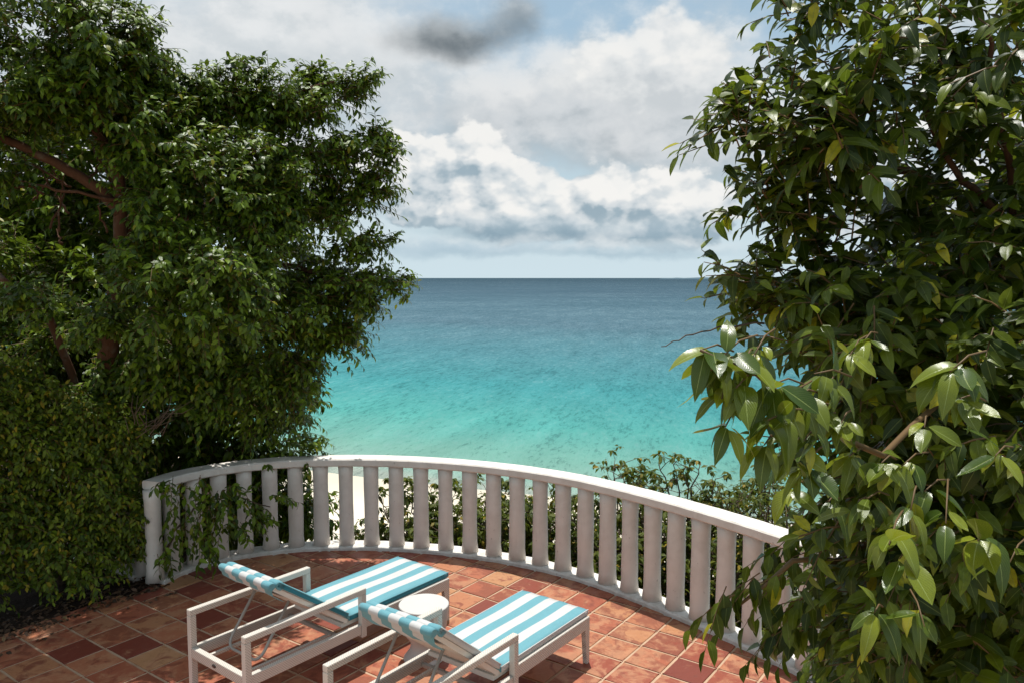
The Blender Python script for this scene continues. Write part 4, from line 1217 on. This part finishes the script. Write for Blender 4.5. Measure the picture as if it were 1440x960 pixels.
    b = MB(); b.tube(pts, .0105, 10); b.build('strut', M['metal'], r)
    # cushions
    st7 = [0, 1, 0, 1, 0, 1, 0]; mats = [M['teal'], M['white_canvas'], M['teal_dark']]
    c0, c1 = -(W - .05), -.05
    n_ = 16
    seat_c = stripe_cushion(r, 'seat_cushion', [(.885 + (LL + .012 - .885) * i / n_, .354) for i in range(n_ + 1)], .049, c0, c1, st7, side_mat, mats)
    prof = [tuple(bk(bl - .03 - (bl - .055) * i / n_, .032)) for i in range(n_ + 1)]
    back_c = stripe_cushion(r, 'back_cushion', prof, .043, c0, c1, st7, side_mat, mats)
    # head flap: two padded rolls over the top of the back, then a short flap down the rear
    def piping(cush, P0, h, mat):
        P0 = np.array(P0); T = np.gradient(P0, axis=0); T /= np.linalg.norm(T, axis=1)[:, None]; N = np.c_[-T[:, 1], T[:, 0]]
        b = MB()
        for y in (c0 + .001, c1 - .001): b.tube([(q[0] + n2[0] * h, y, q[1] + n2[1] * h) for q, n2 in zip(P0, N)], .0042, 6)
        b.build('piping', mat, cush)
    pm = M['white_canvas'] if side_mat == 1 else M['teal']
    piping(seat_c, [(.885 + (LL + .012 - .885) * i / n_, .354) for i in range(n_ + 1)], .049 * .82, pm); piping(back_c, prof, .043 * .82, pm)

    def roll(name, s0, o0, rad_s, rad_o, tail):
        pts = []
        for k in range(15):
            a_ = -math.pi * .62 + math.pi * 1.5 * k / 14
            pts.append(bk(s0 + rad_s * math.cos(a_), o0 + rad_o * math.sin(a_)))
        pts = pts[::-1]
        me = bpy.data.meshes.new(name); bm = bmesh.new(); k7 = 7; sub = 3
        cols = []
        for j in range(k7 * sub + 1):
            y = c0 + (c1 - c0) * j / (k7 * sub); puff_ = 1 + .05 * math.sin(math.pi * (j % sub) / sub) + .02 * math.sin(j * 1.3)
            ctr = bk(s0, o0); e = min(j, k7 * sub - j); sh = 0.86 if e == 0 else 1.0
            row = [bm.verts.new((ctr[0] + (p[0] - ctr[0]) * puff_ * sh, y, ctr[1] + (p[1] - ctr[1]) * puff_ * sh)) for p in pts]
            if tail: row += [bm.verts.new((q_[0], y, q_[1])) for q_ in (bk(s0 - .04, -.026), bk(s0 - .15 - .004 * math.sin(j * .9), -.030 - .004 * math.sin(j * .7)))]
            cols.append(row)
        for j in range(k7 * sub):
            for i in range(len(cols[0]) - 1):
                f = bm.faces.new((cols[j][i], cols[j + 1][i], cols[j + 1][i + 1], cols[j][i + 1])); f.smooth = True; f.material_index = st7[j // sub]
        for row in (cols[0], cols[-1]):
            f = bm.faces.new(row[:15]); f.material_index = st7[0]
        bmesh.ops.recalc_face_normals(bm, faces=bm.faces); bm.to_mesh(me); bm.free()
        for m_ in mats: me.materials.append(m_)
        return link(name, me, r)
    roll('head_roll', bl - .055, .048, .046, .030, False)
    roll('head_flap', bl + .006, .020, .032, .027, True)
    return r


make_lounger((-2.239, 5.102, 0.0075), R(52.0), 'white wicker lounger with turquoise striped cushions, the one nearer the railing and hedge', 36.0, 2)
make_lounger((-1.118, 4.344, 0.0075), R(53.2), 'white wicker lounger with striped cushions in front of the round side table', 39.0, 1)

# ------------------------------------------------------------------ side table
tb_ = MB()
prof = [(.001, 0), (.150, 0), (.156, .004), (.154, .010), (.138, .03), (.112, .065), (.100, .10), (.102, .13), (.122, .165), (.150, .20), (.168, .245), (.178, .31), (.184, .37), (.187, .405), (.187, .414), (.183, .4185), (.001, .4195)]
o = tb_.lathe(prof, 64); me = tb_.mesh('side_table', M['table']); me.set_sharp_from_angle(angle=R(35))
o = link('side_table', me); o.location = (-0.66, 5.56, 0.0078); tag(o, 'round white hourglass side table between the two loungers', 'side table')
print('done', len(bpy.data.objects), sum(len(o.data.loops) - 2 * len(o.data.polygons) for o in bpy.data.objects if o.type == 'MESH'))
